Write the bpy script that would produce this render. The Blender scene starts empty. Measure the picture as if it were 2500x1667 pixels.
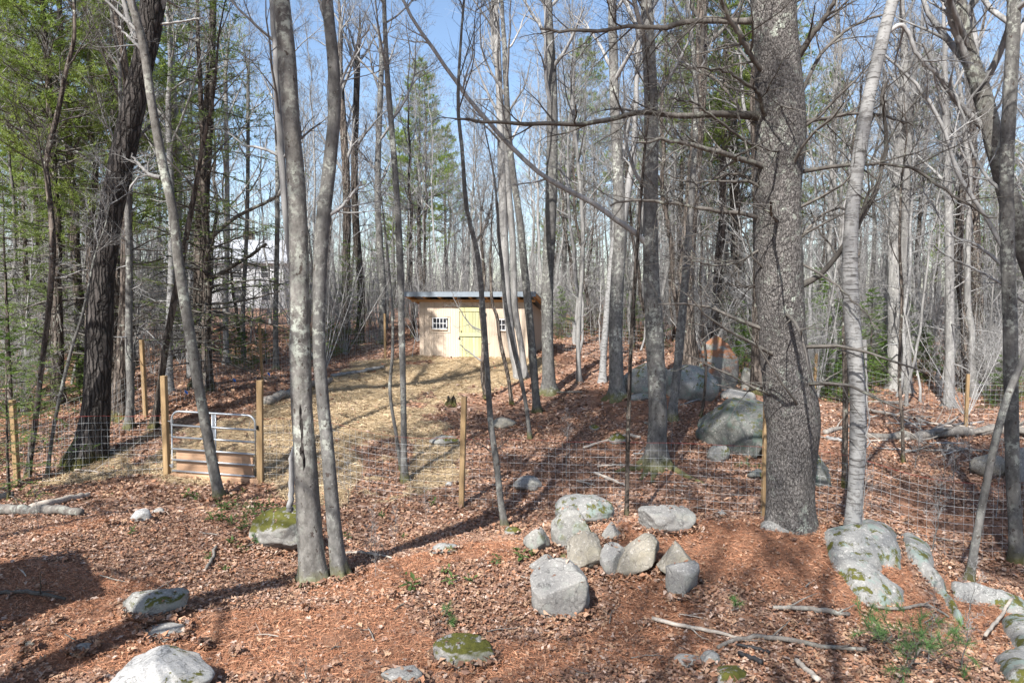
import bpy, math, random
import numpy as np
from mathutils import Vector

# ------------------------------------------------------------------ camera, sky, sun, exposure
SC = bpy.context.scene
COL = SC.collection
CAMZ = 3.5
PITCH = math.radians(3.88)
F = 1667.0                      # focal length in photo pixels (2500 wide)
K = 2500.0 / 2352.0             # picture coordinates below are on a 2352-wide scale
cam_d = bpy.data.cameras.new('camera'); cam = bpy.data.objects.new('camera', cam_d); COL.objects.link(cam)
cam.location = (0, 0, CAMZ); cam.rotation_euler = (math.radians(90) - PITCH, 0, 0)
cam_d.sensor_width = 36.0; cam_d.lens = 36.0 * F / 2500.0; cam_d.clip_start = 0.05; cam_d.clip_end = 3000
SC.camera = cam
SUN_AZ = math.radians(27); SUN_EL = math.radians(45)
W = bpy.data.worlds.new('World'); SC.world = W; W.use_nodes = True
nt = W.node_tree; bg = nt.nodes['Background']
sky = nt.nodes.new('ShaderNodeTexSky'); sky.sky_type = 'NISHITA'; sky.sun_disc = False
sky.sun_elevation = SUN_EL; sky.sun_rotation = math.pi + SUN_AZ
sky.air_density = 1.0; sky.dust_density = 1.0; sky.ozone_density = 1.6
nt.links.new(sky.outputs[0], bg.inputs[0]); bg.inputs[1].default_value = 0.105
sun_d = bpy.data.lights.new('sun', 'SUN'); sun_d.energy = 5.0; sun_d.angle = math.radians(0.53); sun_d.color = (1.0, 0.965, 0.915)
sun = bpy.data.objects.new('sun', sun_d); COL.objects.link(sun); sun.location = (-10, -20, 30)
LD = Vector((math.sin(SUN_AZ) * math.cos(SUN_EL), math.cos(SUN_AZ) * math.cos(SUN_EL), -math.sin(SUN_EL)))
sun.rotation_euler = LD.to_track_quat('-Z', 'Y').to_euler()
SC.view_settings.view_transform = 'Standard'; SC.view_settings.look = 'None'
SC.view_settings.exposure = 1.15; SC.view_settings.gamma = 1.0
SC.cycles.use_denoising = True
SC.cycles.max_bounces = 5; SC.cycles.diffuse_bounces = 3; SC.cycles.glossy_bounces = 2; SC.cycles.transmission_bounces = 4

rng = np.random.default_rng(7)
random.seed(7)

# ------------------------------------------------------------------ picture <-> world
def ray(u, v):
    xc = (u * K - 1250.0) / F; yc = -(v * K - 833.5) / F
    return np.array([xc, math.cos(PITCH) + yc * math.sin(PITCH), -math.sin(PITCH) + yc * math.cos(PITCH)])
def pix(u, v, d):
    r = ray(u, v); t = d / r[1]
    return np.array([r[0] * t, d, CAMZ + r[2] * t])
def proj(P):
    P = np.asarray(P, float); y = P[..., 1]; z = P[..., 2] - CAMZ
    fw = y * math.cos(PITCH) - z * math.sin(PITCH); up = y * math.sin(PITCH) + z * math.cos(PITCH)
    fw = np.where(fw > 0.05, fw, 0.05)
    return (1250 + F * P[..., 0] / fw) / K, (833.5 - F * up / fw) / K

# ground heights: control points read off the photograph (u, v, distance)
CP = [(0,1568,5.2),(600,1568,5.0),(1200,1568,4.9),(1800,1568,4.9),(2352,1568,4.7),(200,1400,6.3),(800,1400,6.4),(1290,1425,6.3),
 (1700,1400,6.4),(100,1250,8.0),(400,1250,8.3),(715,1340,7.7),(900,1300,7.6),(1060,1250,8.0),(1200,1232,8.3),(850,1270,9.4),(1000,1220,10.5),
 (1060,1165,12.0),(385,1095,12.9),(597,1110,12.6),(40,1115,12.6),(500,1145,12.0),(900,950,17),(700,1000,15),(900,1080,13.5),
 (965,818,27.1),(1213,823,26.0),(1230,945,19),(1262,900,21.5),(1505,1065,13.5),(1415,915,19),(1310,1060,13.6),(1250,1180,11.5),
 (200,1060,14),(450,890,19),(300,960,16),(650,850,24),(100,1000,16),(1815,1195,8.9),(1750,1200,8.2),(1980,1220,7.9),(1500,1200,8.2),
 (1958,1212,9.4),(2010,1398,6.6),(2352,1350,8.0),(2335,1290,10),(2225,1335,9.5),(2100,1150,12),(2000,1100,13),(2200,1000,17),(2100,930,22),
 (2300,900,25),(1700,1080,13),(1900,940,20),(1650,900,20),(1550,830,26),(250,1180,9.6),(600,1200,9.4),(1640,1182,11.4),(1400,1182,11.2),(1900,1160,11.8),(1560,1130,12.2),(1300,1235,8.5),(1620,1205,8.2),(2090,1260,7.9),(2180,1400,7.0),(2150,1240,10.8)]
cw = [pix(*c) for c in CP]
for x, y, z in [(-14,6,.6),(14,6,.4),(-20,16,.7),(20,16,0),(-30,30,1.3),(30,30,.3),(-15,45,1.6),(10,45,1.4),(35,45,.6),(-40,60,2),(0,62,1.8),(40,60,.9),
                (-60,85,2.2),(0,90,2.2),(60,90,1.4),(0,2,.75),(-6,1,.8),(6,1,.8),(0,-8,1.0),(-12,-8,1.0),(12,-8,1.0),(-30,-25,1.2),(30,-25,1.2),(0,-30,1.2),(-60,20,1.4),(60,20,.6)]:
    cw.append(np.array([x, y, z], float))
cw = np.array(cw)
def _tps(r2):
    return np.where(r2 > 1e-9, 0.5 * r2 * np.log(np.maximum(r2, 1e-9)), 0.0)
def _fit():
    n = len(cw); X = cw[:, :2]
    A = np.zeros((n + 3, n + 3)); d2 = ((X[:, None] - X[None]) ** 2).sum(-1)
    A[:n, :n] = _tps(d2) + np.eye(n) * .15
    A[:n, n] = 1; A[:n, n+1:] = X; A[n, :n] = 1; A[n+1:, :n] = X.T
    b = np.zeros(n + 3); b[:n] = cw[:, 2]
    return np.linalg.solve(A, b)
_w = _fit()
def _h3(ix, iy, iz):
    h = (ix.astype(np.int64) * 374761393 + iy.astype(np.int64) * 668265263 + iz.astype(np.int64) * 2147483647) & 0x7fffffff
    h = ((h ^ (h >> 13)) * 1274126177) & 0x7fffffff
    h = (h ^ (h >> 16)) & 0xffff
    return h / 65535.0
def vnoise(x, y, z=0.0):
    x, y, z = np.broadcast_arrays(np.asarray(x, float), np.asarray(y, float), np.asarray(z, float))
    ix = np.floor(x).astype(int); iy = np.floor(y).astype(int); iz = np.floor(z).astype(int)
    fx = x - ix; fy = y - iy; fz = z - iz
    fx = fx*fx*(3-2*fx); fy = fy*fy*(3-2*fy); fz = fz*fz*(3-2*fz)
    r = 0.0
    for a in (0, 1):
        for b in (0, 1):
            for c in (0, 1):
                wgt = (fx if a else 1-fx) * (fy if b else 1-fy) * (fz if c else 1-fz)
                r = r + wgt * _h3(ix+a, iy+b, iz+c)
    return r * 2 - 1
def gz(x, y):
    x = np.asarray(x, float); y = np.asarray(y, float); sh = x.shape
    xf = x.ravel(); yf = y.ravel(); out = np.zeros(len(xf)); n = len(cw)
    for s in range(0, len(xf), 20000):
        xx = xf[s:s+20000]; yy = yf[s:s+20000]
        d2 = (xx[:, None] - cw[None, :, 0]) ** 2 + (yy[:, None] - cw[None, :, 1]) ** 2
        out[s:s+20000] = _tps(d2) @ _w[:n] + _w[n] + _w[n+1] * xx + _w[n+2] * yy
    r = np.hypot(xf, yf - 25)
    k = np.clip((r - 70) / 50, 0, 1); k = k*k*(3-2*k)
    out = np.clip(out, -1.5, 4) * (1 - k) + 1.6 * k
    out += 0.045 * vnoise(xf * .9, yf * .9) + 0.02 * vnoise(xf * 2.7 + 9, yf * 2.7) + 0.15 * np.clip((r - 12) / 20, 0, 1) * vnoise(xf * .25, yf * .25, 5.0)
    return out.reshape(sh)
def gz1(x, y): return float(gz(np.array([x]), np.array([y]))[0])
def ghit(u, v):
    r = ray(u, v); t = np.arange(3.5, 110, 0.05) / r[1]
    X = r[0] * t; Y = r[1] * t; Z = CAMZ + r[2] * t
    g = gz(X, Y); i = np.argmax(Z <= g)
    if Z[i] > g[i]: i = len(t) - 1
    return np.array([X[i], Y[i], g[i]])

# ------------------------------------------------------------------ mesh helpers
def make_mesh(name, V, quads=None, tris=None, smooth=True, col=None, polys=None, attr=None):
    V = np.asarray(V, np.float32).reshape(-1, 3); me = bpy.data.meshes.new(name)
    nq = 0 if quads is None else len(quads); ntr = 0 if tris is None else len(tris)
    if polys is not None:
        me.from_pydata([tuple(v) for v in V], [], polys)
    else:
        me.vertices.add(len(V)); me.vertices.foreach_set('co', V.ravel())
        idx = []; st = []; tot = []
        if nq: idx.append(np.asarray(quads, np.int32).ravel()); st.append(np.arange(nq) * 4); tot.append(np.full(nq, 4))
        if ntr: idx.append(np.asarray(tris, np.int32).ravel()); st.append(nq * 4 + np.arange(ntr) * 3); tot.append(np.full(ntr, 3))
        idx = np.concatenate(idx); me.loops.add(len(idx)); me.loops.foreach_set('vertex_index', idx)
        me.polygons.add(nq + ntr); me.polygons.foreach_set('loop_start', np.concatenate(st).astype(np.int32))
        me.polygons.foreach_set('loop_total', np.concatenate(tot).astype(np.int32))
    me.polygons.foreach_set('use_smooth', np.full(len(me.polygons), smooth, bool))
    for nm, c in ((('Col', col),) if col is not None else ()) + (tuple(attr.items()) if attr else ()):
        a = me.attributes.new(nm, 'FLOAT_COLOR', 'POINT'); c = np.asarray(c, np.float32)
        if c.shape[1] == 3: c = np.concatenate([c, np.ones((len(c), 1), np.float32)], 1)
        a.data.foreach_set('color', c.ravel())
    me.update(calc_edges=True); me.validate(clean_customdata=False)
    return me
def add(name, me, m, parent=None, loc=None, rot=None):
    o = bpy.data.objects.new(name, me)
    if m is not None and not me.materials: me.materials.append(m)
    COL.objects.link(o)
    if parent is not None: o.parent = parent
    if loc is not None: o.location = tuple(loc)
    if rot is not None: o.rotation_euler = rot
    return o
def tag(o, label=None, cat=None, group=None, kind=None):
    if label: o['label'] = label
    if cat: o['category'] = cat
    if group: o['group'] = group
    if kind: o['kind'] = kind
    return o
def empty(name, loc, label, cat, group=None, rz=0.0):
    o = bpy.data.objects.new(name, None); COL.objects.link(o); o.location = tuple(loc); o.rotation_euler = (0, 0, rz); o.empty_display_size = .2
    return tag(o, label, cat, group)
def copy_tree(o, parent=None):
    c = o.copy(); COL.objects.link(c); c.parent = parent
    for ch in o.children: copy_tree(ch, c)
    return c

class MB:                                   # collects verts / polygons for one mesh
    def __init__(s): s.v = []; s.f = []; s.n = 0
    def put(s, V, faces):
        s.v.append(np.asarray(V, float).reshape(-1, 3)); s.f += [tuple(i + s.n for i in f) for f in faces]; s.n += len(s.v[-1])
    def box(s, x0, x1, y0, y1, z0, z1, bev=0.0):
        if bev <= 0:
            V = [(x, y, z) for x in (x0, x1) for y in (y0, y1) for z in (z0, z1)]
            s.put(V, [(0,1,3,2),(4,6,7,5),(0,4,5,1),(2,3,7,6),(0,2,6,4),(1,5,7,3)]); return s
        b = bev; V = []                     # box with bevelled long edges: octagon-ish extrusion of the largest axis
        L = [x1-x0, y1-y0, z1-z0]; ax = int(np.argmax(L)); o = [a for a in range(3) if a != ax]
        lo = [x0, y0, z0]; hi = [x1, y1, z1]
        ring = [(lo[o[0]]+b, lo[o[1]]), (hi[o[0]]-b, lo[o[1]]), (hi[o[0]], lo[o[1]]+b), (hi[o[0]], hi[o[1]]-b), (hi[o[0]]-b, hi[o[1]]), (lo[o[0]]+b, hi[o[1]]), (lo[o[0]], hi[o[1]]-b), (lo[o[0]], lo[o[1]]+b)]
        for e in (lo[ax], hi[ax]):
            for p, q in ring:
                c = [0, 0, 0]; c[ax] = e; c[o[0]] = p; c[o[1]] = q; V.append(tuple(c))
        fs = [(i, (i+1) % 8, 8 + (i+1) % 8, 8 + i) for i in range(8)] + [tuple(range(7, -1, -1)), tuple(range(8, 16))]
        s.put(V, fs); return s
    def tube(s, P, R, k=8, cap=True):
        P = np.asarray(P, float); R = np.broadcast_to(np.asarray(R, float), (len(P),))
        V, q = tube_arrays(P[None], R[None], k)
        fs = [tuple(a) for a in q]
        if cap: fs += [tuple(range(k-1, -1, -1)), tuple(range((len(P)-1)*k, len(P)*k))]
        s.put(V, fs); return s
    def build(s, name, m, parent=None, smooth=False, **kw):
        return add(name, make_mesh(name, np.concatenate(s.v), polys=s.f, smooth=smooth), m, parent, **kw)

def tube_arrays(P, R, k, lump=0.0, seed=0.0, flare=None):
    """P (N,n,3) paths, R (N,n) radii -> verts, quads"""
    N, n, _ = P.shape
    T = np.gradient(P, axis=1); T /= np.linalg.norm(T, axis=2, keepdims=True) + 1e-12
    m = T.mean(1); ref = np.where((np.abs(m[:, 2:3]) > .8 * np.linalg.norm(m, axis=1, keepdims=True)), [[1., 0, 0]], [[0, 0, 1.]])
    U = ref[:, None] - (ref[:, None] * T).sum(2, keepdims=True) * T; U /= np.linalg.norm(U, axis=2, keepdims=True) + 1e-12
    Wv = np.cross(T, U); a = np.arange(k) * 2 * math.pi / k
    rr = R[:, :, None] * np.ones(k)
    if lump > 0:
        h = P[:, :, 2:3] * 1.6
        rr = rr * (1 + lump * vnoise(np.cos(a) * 1.5 + seed, np.sin(a) * 1.5 + seed * 1.7, h * np.ones(k)) + .5 * lump * vnoise(np.cos(a) * 4 + seed, np.sin(a) * 4, h * 2.3 * np.ones(k)))
    if flare is not None:
        rr = rr * (1 + flare[:, :, None] * (0.55 + 0.45 * np.cos(a * 4 + seed * 3) + .25 * np.cos(a * 3 + seed)))
    V = P[:, :, None] + rr[..., None] * (np.cos(a)[None, None, :, None] * U[:, :, None] + np.sin(a)[None, None, :, None] * Wv[:, :, None])
    b = (np.arange(N) * n * k)[:, None, None]; i = (np.arange(n-1) * k)[None, :, None]; j = np.arange(k)[None, None]
    j2 = (j + 1) % k
    q = np.stack([b+i+j, b+i+j2, b+i+k+j2, b+i+k+j], -1).reshape(-1, 4)
    return V.reshape(-1, 3), q
def mesh_qt(name, qp, tp):
    V, Q = merge(qp); T = []; n = len(V); VS = [V]
    for v, t in tp: T.append(t + n); VS.append(v); n += len(v)
    return make_mesh(name, np.concatenate(VS), quads=Q, tris=np.concatenate(T) if T else None)
def merge(parts):
    V = []; Q = []; n = 0
    for v, q in parts:
        V.append(v); Q.append(q + n); n += len(v)
    return np.concatenate(V), np.concatenate(Q)
def spline(pts, n):
    pts = np.asarray(pts, float); p = np.concatenate([2*pts[:1]-pts[1:2], pts, 2*pts[-1:]-pts[-2:-1]])
    s = np.linspace(0, len(pts) - 1 - 1e-6, n); i = s.astype(int); t = (s - i)[:, None]
    a, b, c, d = p[i], p[i+1], p[i+2], p[i+3]
    return .5 * ((2*b) + (c-a)*t + (2*a-5*b+4*c-d)*t*t + (3*b-a-3*c+d)*t**3)

# ------------------------------------------------------------------ materials
def nmat(name, rough=.85):
    m = bpy.data.materials.new(name); m.use_nodes = True; t = m.node_tree; b = t.nodes['Principled BSDF']
    b.inputs['Roughness'].default_value = rough; b.inputs['Specular IOR Level'].default_value = .25
    return m, t, b
def N(t, typ, **kw):
    n = t.nodes.new(typ)
    for k_, v_ in kw.items():
        if k_ in ('operation', 'blend_type', 'data_type', 'attribute_name', 'feature', 'noise_dimensions', 'wave_type', 'bands_direction', 'distance', 'clamp'): setattr(n, k_, v_)
        else: n.inputs[k_].default_value = v_
    return n
def ramp(t, src, stops):
    r = t.nodes.new('ShaderNodeValToRGB'); e = r.color_ramp.elements
    while len(e) < len(stops): e.new(.5)
    for el, (p, c) in zip(e, stops):
        el.position = p; el.color = (c, c, c, 1) if isinstance(c, (int, float)) else (*c, 1)
    t.links.new(src, r.inputs[0]); return r.outputs[0]
def noise(t, vec, scale, detail=4, rough=.55, dist=0):
    n = N(t, 'ShaderNodeTexNoise', Scale=scale, Detail=detail, Roughness=rough, Distortion=dist); t.links.new(vec, n.inputs['Vector']); return n.outputs[0]
def mix(t, f, a, b, mode='MIX'):
    n = t.nodes.new('ShaderNodeMix'); n.data_type = 'RGBA'; n.blend_type = mode
    for i, v in ((0, f), (6, a), (7, b)):
        if hasattr(v, 'links') or hasattr(v, 'is_linked'): t.links.new(v, n.inputs[i])
        else: n.inputs[i].default_value = v if i == 0 else (*v, 1)
    return n.outputs[2]
def mth(t, op, a, b=None):
    n = t.nodes.new('ShaderNodeMath'); n.operation = op
    for i, v in ((0, a), (1, b)):
        if v is None: continue
        if hasattr(v, 'is_linked'): t.links.new(v, n.inputs[i])
        else: n.inputs[i].default_value = v
    return n.outputs[0]
def bump(t, b, h, strength, dist=.02):
    n = N(t, 'ShaderNodeBump', Strength=strength, Distance=dist); t.links.new(h, n.inputs['Height']); t.links.new(n.outputs[0], b.inputs['Normal'])
def objco(t, scale=None, what='Object'):
    c = t.nodes.new('ShaderNodeTexCoord').outputs[what]
    if scale:
        mp = t.nodes.new('ShaderNodeMapping'); mp.inputs['Scale'].default_value = scale; t.links.new(c, mp.inputs['Vector']); return mp.outputs[0]
    return c
def bark(name, dark, light, lich=(.5,.53,.45), amount=.0, stretch=(14,14,2.2), bs=.6, moss=True, furrow=0.0, spots=0.0, rand=True, ct=(.3,.7), fst=.14, fs=1.0):
    m, t, b = nmat(name, .92); oc = objco(t); sc_ = objco(t, stretch)
    n1 = noise(t, sc_, 1.0, 6, .65); n2 = noise(t, oc, 1.3, 3)
    c = mix(t, ramp(t, n1, [(ct[0], 0.0), (ct[1], 1.0)]), dark, light)
    h = n1
    if furrow > 0:
        v = N(t, 'ShaderNodeTexVoronoi', feature='DISTANCE_TO_EDGE', Scale=1.0); 
        dm = t.nodes.new('ShaderNodeVectorMath'); dm.operation = 'ADD'
        nn = N(t, 'ShaderNodeTexNoise', Scale=5.0, Detail=3); t.links.new(oc, nn.inputs['Vector'])
        s2 = objco(t, (furrow, furrow, furrow * fst)); t.links.new(s2, dm.inputs[0]); t.links.new(nn.outputs['Color'], dm.inputs[1]); t.links.new(dm.outputs[0], v.inputs['Vector'])
        fr = ramp(t, v.outputs[0], [(.0, 1 - fs), (.22, 1.0)])
        c = mix(t, fr, tuple(x * .35 for x in dark), c); h = mth(t, 'ADD', mth(t, 'MULTIPLY', fr, 1.5), n1)
    c = mix(t, ramp(t, noise(t, objco(t, (2.2, 2.2, .8)), 1.0, 4), [(.35, 0.0), (.7, .55)]), c, tuple(x * .8 for x in dark))
    if amount > 0:
        lm = mth(t, 'MULTIPLY', ramp(t, noise(t, oc, 11.0, 6, .7), [(.57 - amount * .08, 0.0), (.64 - amount * .06, .75)]), ramp(t, n2, [(.46, 0.0), (.62, 1.0)]))
        c = mix(t, lm, c, lich)
    if spots > 0:
        sp = ramp(t, noise(t, objco(t, (15, 15, 11)), 1.0, 3, .6), [(.685 - spots * .06, 0.0), (.71 - spots * .06, .85)])
        c = mix(t, sp, c, (.05, .036, .03))
        sp2 = ramp(t, noise(t, oc, 40.0, 2), [(.69, 0.0), (.73, .7)]); c = mix(t, sp2, c, (.38, .38, .35))
    if moss:
        z = t.nodes.new('ShaderNodeSeparateXYZ'); t.links.new(oc, z.inputs[0])
        mz = mth(t, 'SUBTRACT', mth(t, 'MULTIPLY', noise(t, oc, 6.0, 5), .52), z.outputs[2])
        c = mix(t, ramp(t, mz, [(.0, 0.0), (.2, .75)]), c, (.10, .095, .02))
    if rand:
        oi = t.nodes.new('ShaderNodeObjectInfo'); c = mix(t, 1.0, c, ramp(t, oi.outputs['Random'], [(0, .75), (1, 1.15)]), 'MULTIPLY')
    t.links.new(c, b.inputs['Base Color']); bump(t, b, h, bs, .03)
    return m
M = {}
M['bark_grey'] = bark('bark_grey', (.065,.062,.058), (.225,.217,.205), (.47,.49,.43), .9, (15,15,8), .5, spots=.7)
M['bark_maple'] = bark('bark_maple', (.075,.069,.062), (.245,.232,.213), (.47,.50,.43), 1.25, (14,14,9), .5, spots=.8)
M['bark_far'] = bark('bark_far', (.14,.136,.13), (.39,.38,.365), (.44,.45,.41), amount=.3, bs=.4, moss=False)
M['bark_log'] = bark('bark_log', (.12,.105,.092), (.34,.31,.275), (.40,.42,.36), amount=.5, bs=.6, moss=False)
M['bark_brown'] = bark('bark_brown', (.08,.065,.055), (.225,.185,.155), amount=.2, bs=.8, furrow=9)
M['bark_oak'] = bark('bark_oak', (.045,.039,.036), (.16,.142,.13), amount=.0, bs=1.0, furrow=13)
M['bark_pine'] = bark('bark_pine', (.075,.069,.065), (.28,.26,.245), (.40,.43,.37), .5, (40,40,22), 1.0, moss=False, ct=(.40,.64), furrow=44, fst=.4, fs=.28)
M['twig'] = bark('twig', (.165,.162,.158), (.41,.402,.392), bs=.2, moss=False)
M['twig_dark'] = bark('twig_dark', (.055,.049,.044), (.18,.163,.145), (.26,.28,.23), .5, bs=.2, moss=False)
def birch():
    m, t, b = nmat('bark_birch', .8); oc = objco(t)
    bands = noise(t, objco(t, (5, 5, 46)), 1.0, 4, .6); pat = noise(t, objco(t, (9, 9, 15)), 1.0, 6, .65)
    c = mix(t, ramp(t, bands, [(.58, 0.0), (.61, 1.0)]), (.26, .258, .253), (.08, .076, .073))
    c = mix(t, ramp(t, pat, [(.52, 0.0), (.60, .75)]), c, (.11, .105, .10))
    t.links.new(c, b.inputs['Base Color']); bump(t, b, bands, .4, .02); return m
M['bark_birch'] = birch()
def foliage(name, c1, c2, trans=.35):
    m, t, b = nmat(name, .6); oc = objco(t)
    oi = t.nodes.new('ShaderNodeObjectInfo')
    c = mix(t, ramp(t, noise(t, oc, 1.6, 3), [(.3, 0.0), (.7, 1.0)]), c1, c2)
    c = mix(t, 1.0, c, ramp(t, oi.outputs['Random'], [(0, .75), (1, 1.2)]), 'MULTIPLY')
    t.links.new(c, b.inputs['Base Color'])
    tr = t.nodes.new('ShaderNodeBsdfTranslucent'); t.links.new(c, tr.inputs[0]); ms = t.nodes.new('ShaderNodeMixShader'); ms.inputs[0].default_value = trans
    out = t.nodes['Material Output']; t.links.new(b.outputs[0], ms.inputs[1]); t.links.new(tr.outputs[0], ms.inputs[2]); t.links.new(ms.outputs[0], out.inputs[0])
    return m
M['pine_green'] = foliage('pine_green', (.17,.25,.05), (.34,.42,.11), .5)
M['hemlock_green'] = foliage('hemlock_green', (.13,.20,.05), (.25,.34,.09), .45)
M['fir_green'] = foliage('fir_green', (.075,.15,.025), (.19,.30,.055), .45)
M['cedar_green'] = foliage('cedar_green', (.10,.11,.04), (.17,.17,.07))
M['leaf_green'] = foliage('leaf_green', (.05,.10,.03), (.13,.17,.05))
def colattr(name, rough=.8, trans=.0, sheen=0):
    m, t, b = nmat(name, rough); a = N(t, 'ShaderNodeAttribute', attribute_name='Col')
    t.links.new(a.outputs['Color'], b.inputs['Base Color'])
    if trans:
        tr = t.nodes.new('ShaderNodeBsdfTranslucent'); t.links.new(a.outputs['Color'], tr.inputs[0]); ms = t.nodes.new('ShaderNodeMixShader'); ms.inputs[0].default_value = trans
        t.links.new(b.outputs[0], ms.inputs[1]); t.links.new(tr.outputs[0], ms.inputs[2]); t.links.new(ms.outputs[0], t.nodes['Material Output'].inputs[0])
    return m
M['leaf'] = colattr('dead_leaf', .7, .15)
M['straw'] = colattr('straw', .6)
M['needle'] = colattr('needle', .6)
def wood(name, c1, c2, axis=2, s=1.0, rough=.8):
    m, t, b = nmat(name, rough); st = [22 * s] * 3; st[axis] = 1.6 * s
    oi = t.nodes.new('ShaderNodeObjectInfo'); ad = t.nodes.new('ShaderNodeVectorMath'); ad.operation = 'ADD'
    ml = mth(t, 'MULTIPLY', oi.outputs['Random'], 37.0); t.links.new(objco(t, tuple(st)), ad.inputs[0]); t.links.new(ml, ad.inputs[1])
    n = noise(t, ad.outputs[0], 1.0, 5, .6, .6); n2 = noise(t, ad.outputs[0], .23, 2)
    c = mix(t, ramp(t, n, [(.3, 0.0), (.7, 1.0)]), c1, c2); c = mix(t, ramp(t, n2, [(.35, .0), (.7, .5)]), c, tuple(x * .8 for x in c1))
    c = mix(t, 1.0, c, ramp(t, oi.outputs['Random'], [(0, .82), (1, 1.1)]), 'MULTIPLY')
    t.links.new(c, b.inputs['Base Color']); bump(t, b, n, .25, .006); return m
M['post'] = wood('post_wood', (.23,.15,.075), (.38,.265,.145))
M['plank_pink'] = wood('plank_pink', (.50,.30,.18), (.66,.43,.28), 0)
M['siding'] = wood('siding', (.47,.38,.295), (.57,.47,.375), 2, .8)
M['rafter'] = wood('rafter', (.52,.27,.11), (.62,.35,.17), 1)
M['door_wood'] = wood('door_wood', (.42,.39,.19), (.51,.48,.28))
M['door_green'] = wood('door_green', (.41,.42,.24), (.51,.52,.33))
M['deadwood'] = wood('deadwood', (.30,.26,.22), (.55,.49,.42), 0)
def plain(name, c, rough=.5, metal=0.0, nz=.12, scale=20, spec=.4):
    m, t, b = nmat(name, rough); b.inputs['Metallic'].default_value = metal; b.inputs['Specular IOR Level'].default_value = spec
    n = noise(t, objco(t), scale, 4); t.links.new(mix(t, n, tuple(x * (1-nz) for x in c), tuple(min(1, x * (1+nz)) for x in c)), b.inputs['Base Color']); return m
M['galv'] = plain('galvanised', (.42,.45,.48), .42, .7, .18, 60)
M['wire'] = plain('wire', (.48,.50,.51), .5, .3)
M['red_wire'] = plain('red_wire', (.35,.05,.04), .6)
M['black_iron'] = plain('black_iron', (.02,.02,.022), .5, .3)
M['netting'] = plain('netting', (.12,.12,.115), .6, .3)
M['white_paint'] = plain('white_paint', (.80,.80,.80), .5, 0, .03)
M['roof_metal'] = plain('roof_metal', (.20,.235,.27), .6, .1, .2, 8)
M['roof_shingle'] = plain('roof_shingle', (.30,.31,.33), .9, 0, .2, 30)
M['house_white'] = plain('house_white', (.52,.53,.54), .6, 0, .05)
M['glass_dark'] = plain('glass_dark', (.025,.028,.035), .12, 0, .1, 5, .6)
M['blue_flag'] = plain('blue_flag', (.02,.16,.60), .5)
M['char'] = plain('charcoal', (.02,.02,.022), .7)
def rockmat(name, base, moss=.0, lich=.3, tint=(.38,.42,.36), speck=1.0, needle=0.0):
    m, t, b = nmat(name, .88); oc = objco(t)
    n1 = noise(t, oc, 2.6, 6, .6); n2 = noise(t, oc, 75, 3, .7); n3 = noise(t, oc, 30, 4, .65)
    c = mix(t, ramp(t, n1, [(.3, 0.0), (.7, 1.0)]), tuple(x * .82 for x in base), tuple(min(1, x * 1.12) for x in base))
    c = mix(t, mth(t, 'MULTIPLY', ramp(t, n2, [(.42, 1.0), (.5, 0.0)]), .6 * speck), c, (.14, .135, .13))
    c = mix(t, mth(t, 'MULTIPLY', ramp(t, n3, [(.55, .0), (.68, 1.0)]), .45 * speck), c, (.68, .65, .60))
    c = mix(t, ramp(t, noise(t, oc, 3.7, 4, .6), [(.57, .0), (.72, .45)]), c, (base[0] * 1.05, base[1] * .86, base[2] * .62))
    vc = N(t, 'ShaderNodeTexVoronoi', feature='DISTANCE_TO_EDGE', Scale=1.7); da = t.nodes.new('ShaderNodeVectorMath'); da.operation = 'ADD'; nz_ = N(t, 'ShaderNodeTexNoise', Scale=3.0, Detail=4); t.links.new(oc, nz_.inputs['Vector']); t.links.new(oc, da.inputs[0]); t.links.new(nz_.outputs['Color'], da.inputs[1]); t.links.new(da.outputs[0], vc.inputs['Vector'])
    crk = ramp(t, vc.outputs[0], [(.0, 0.0), (.018, 1.0)]); c = mix(t, crk, tuple(x * .35 for x in base), c)
    c = mix(t, ramp(t, noise(t, oc, 1.1, 4, .6), [(.4, .0), (.66, .5)]), c, tuple(x * .55 for x in base))
    if lich: c = mix(t, mth(t, 'MULTIPLY', ramp(t, noise(t, oc, 4.5, 5, .65), [(.52, .0), (.60, 1.0)]), lich), c, tint)
    if needle:
        g = t.nodes.new('ShaderNodeNewGeometry'); z = t.nodes.new('ShaderNodeSeparateXYZ'); t.links.new(g.outputs['Normal'], z.inputs[0])
        c = mix(t, mth(t, 'MULTIPLY', ramp(t, noise(t, objco(t, (1.2, 1.2, 4)), 1.0, 5, .6), [(.5 - needle * .12, 0.0), (.54 - needle * .1, 1.0)]), ramp(t, z.outputs[2], [(.0, 0.0), (.35, 1.0)])), c, (.22, .105, .06))
    if moss:
        g = t.nodes.new('ShaderNodeNewGeometry'); z = t.nodes.new('ShaderNodeSeparateXYZ'); t.links.new(g.outputs['Normal'], z.inputs[0])
        mm = mth(t, 'MULTIPLY', ramp(t, noise(t, oc, 5.5, 8, .72), [(.60 - moss * .20, 0.0), (.64 - moss * .19, 1.0)]), ramp(t, z.outputs[2], [(.15, 0.0), (.5, 1.0)]))
        mc = mix(t, noise(t, oc, 22, 3), (.03, .035, .008), (.12, .115, .022)); c = mix(t, mm, c, mc)
        h = mth(t, 'ADD', mth(t, 'MULTIPLY', n2, .4), mth(t, 'MULTIPLY', mm, mth(t, 'ADD', .6, n2)))
    else: h = mth(t, 'ADD', mth(t, 'MULTIPLY', n2, .5), n3)
    t.links.new(c, b.inputs['Base Color']); bump(t, b, h, .55, .012); return m
M['granite'] = rockmat('granite', (.265,.255,.238), 0, .15)
M['granite_white'] = rockmat('granite_white', (.35,.347,.34), .06, .08)
M['granite_buff'] = rockmat('granite_buff', (.285,.258,.21), 0, .2, (.26,.25,.18))
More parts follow.
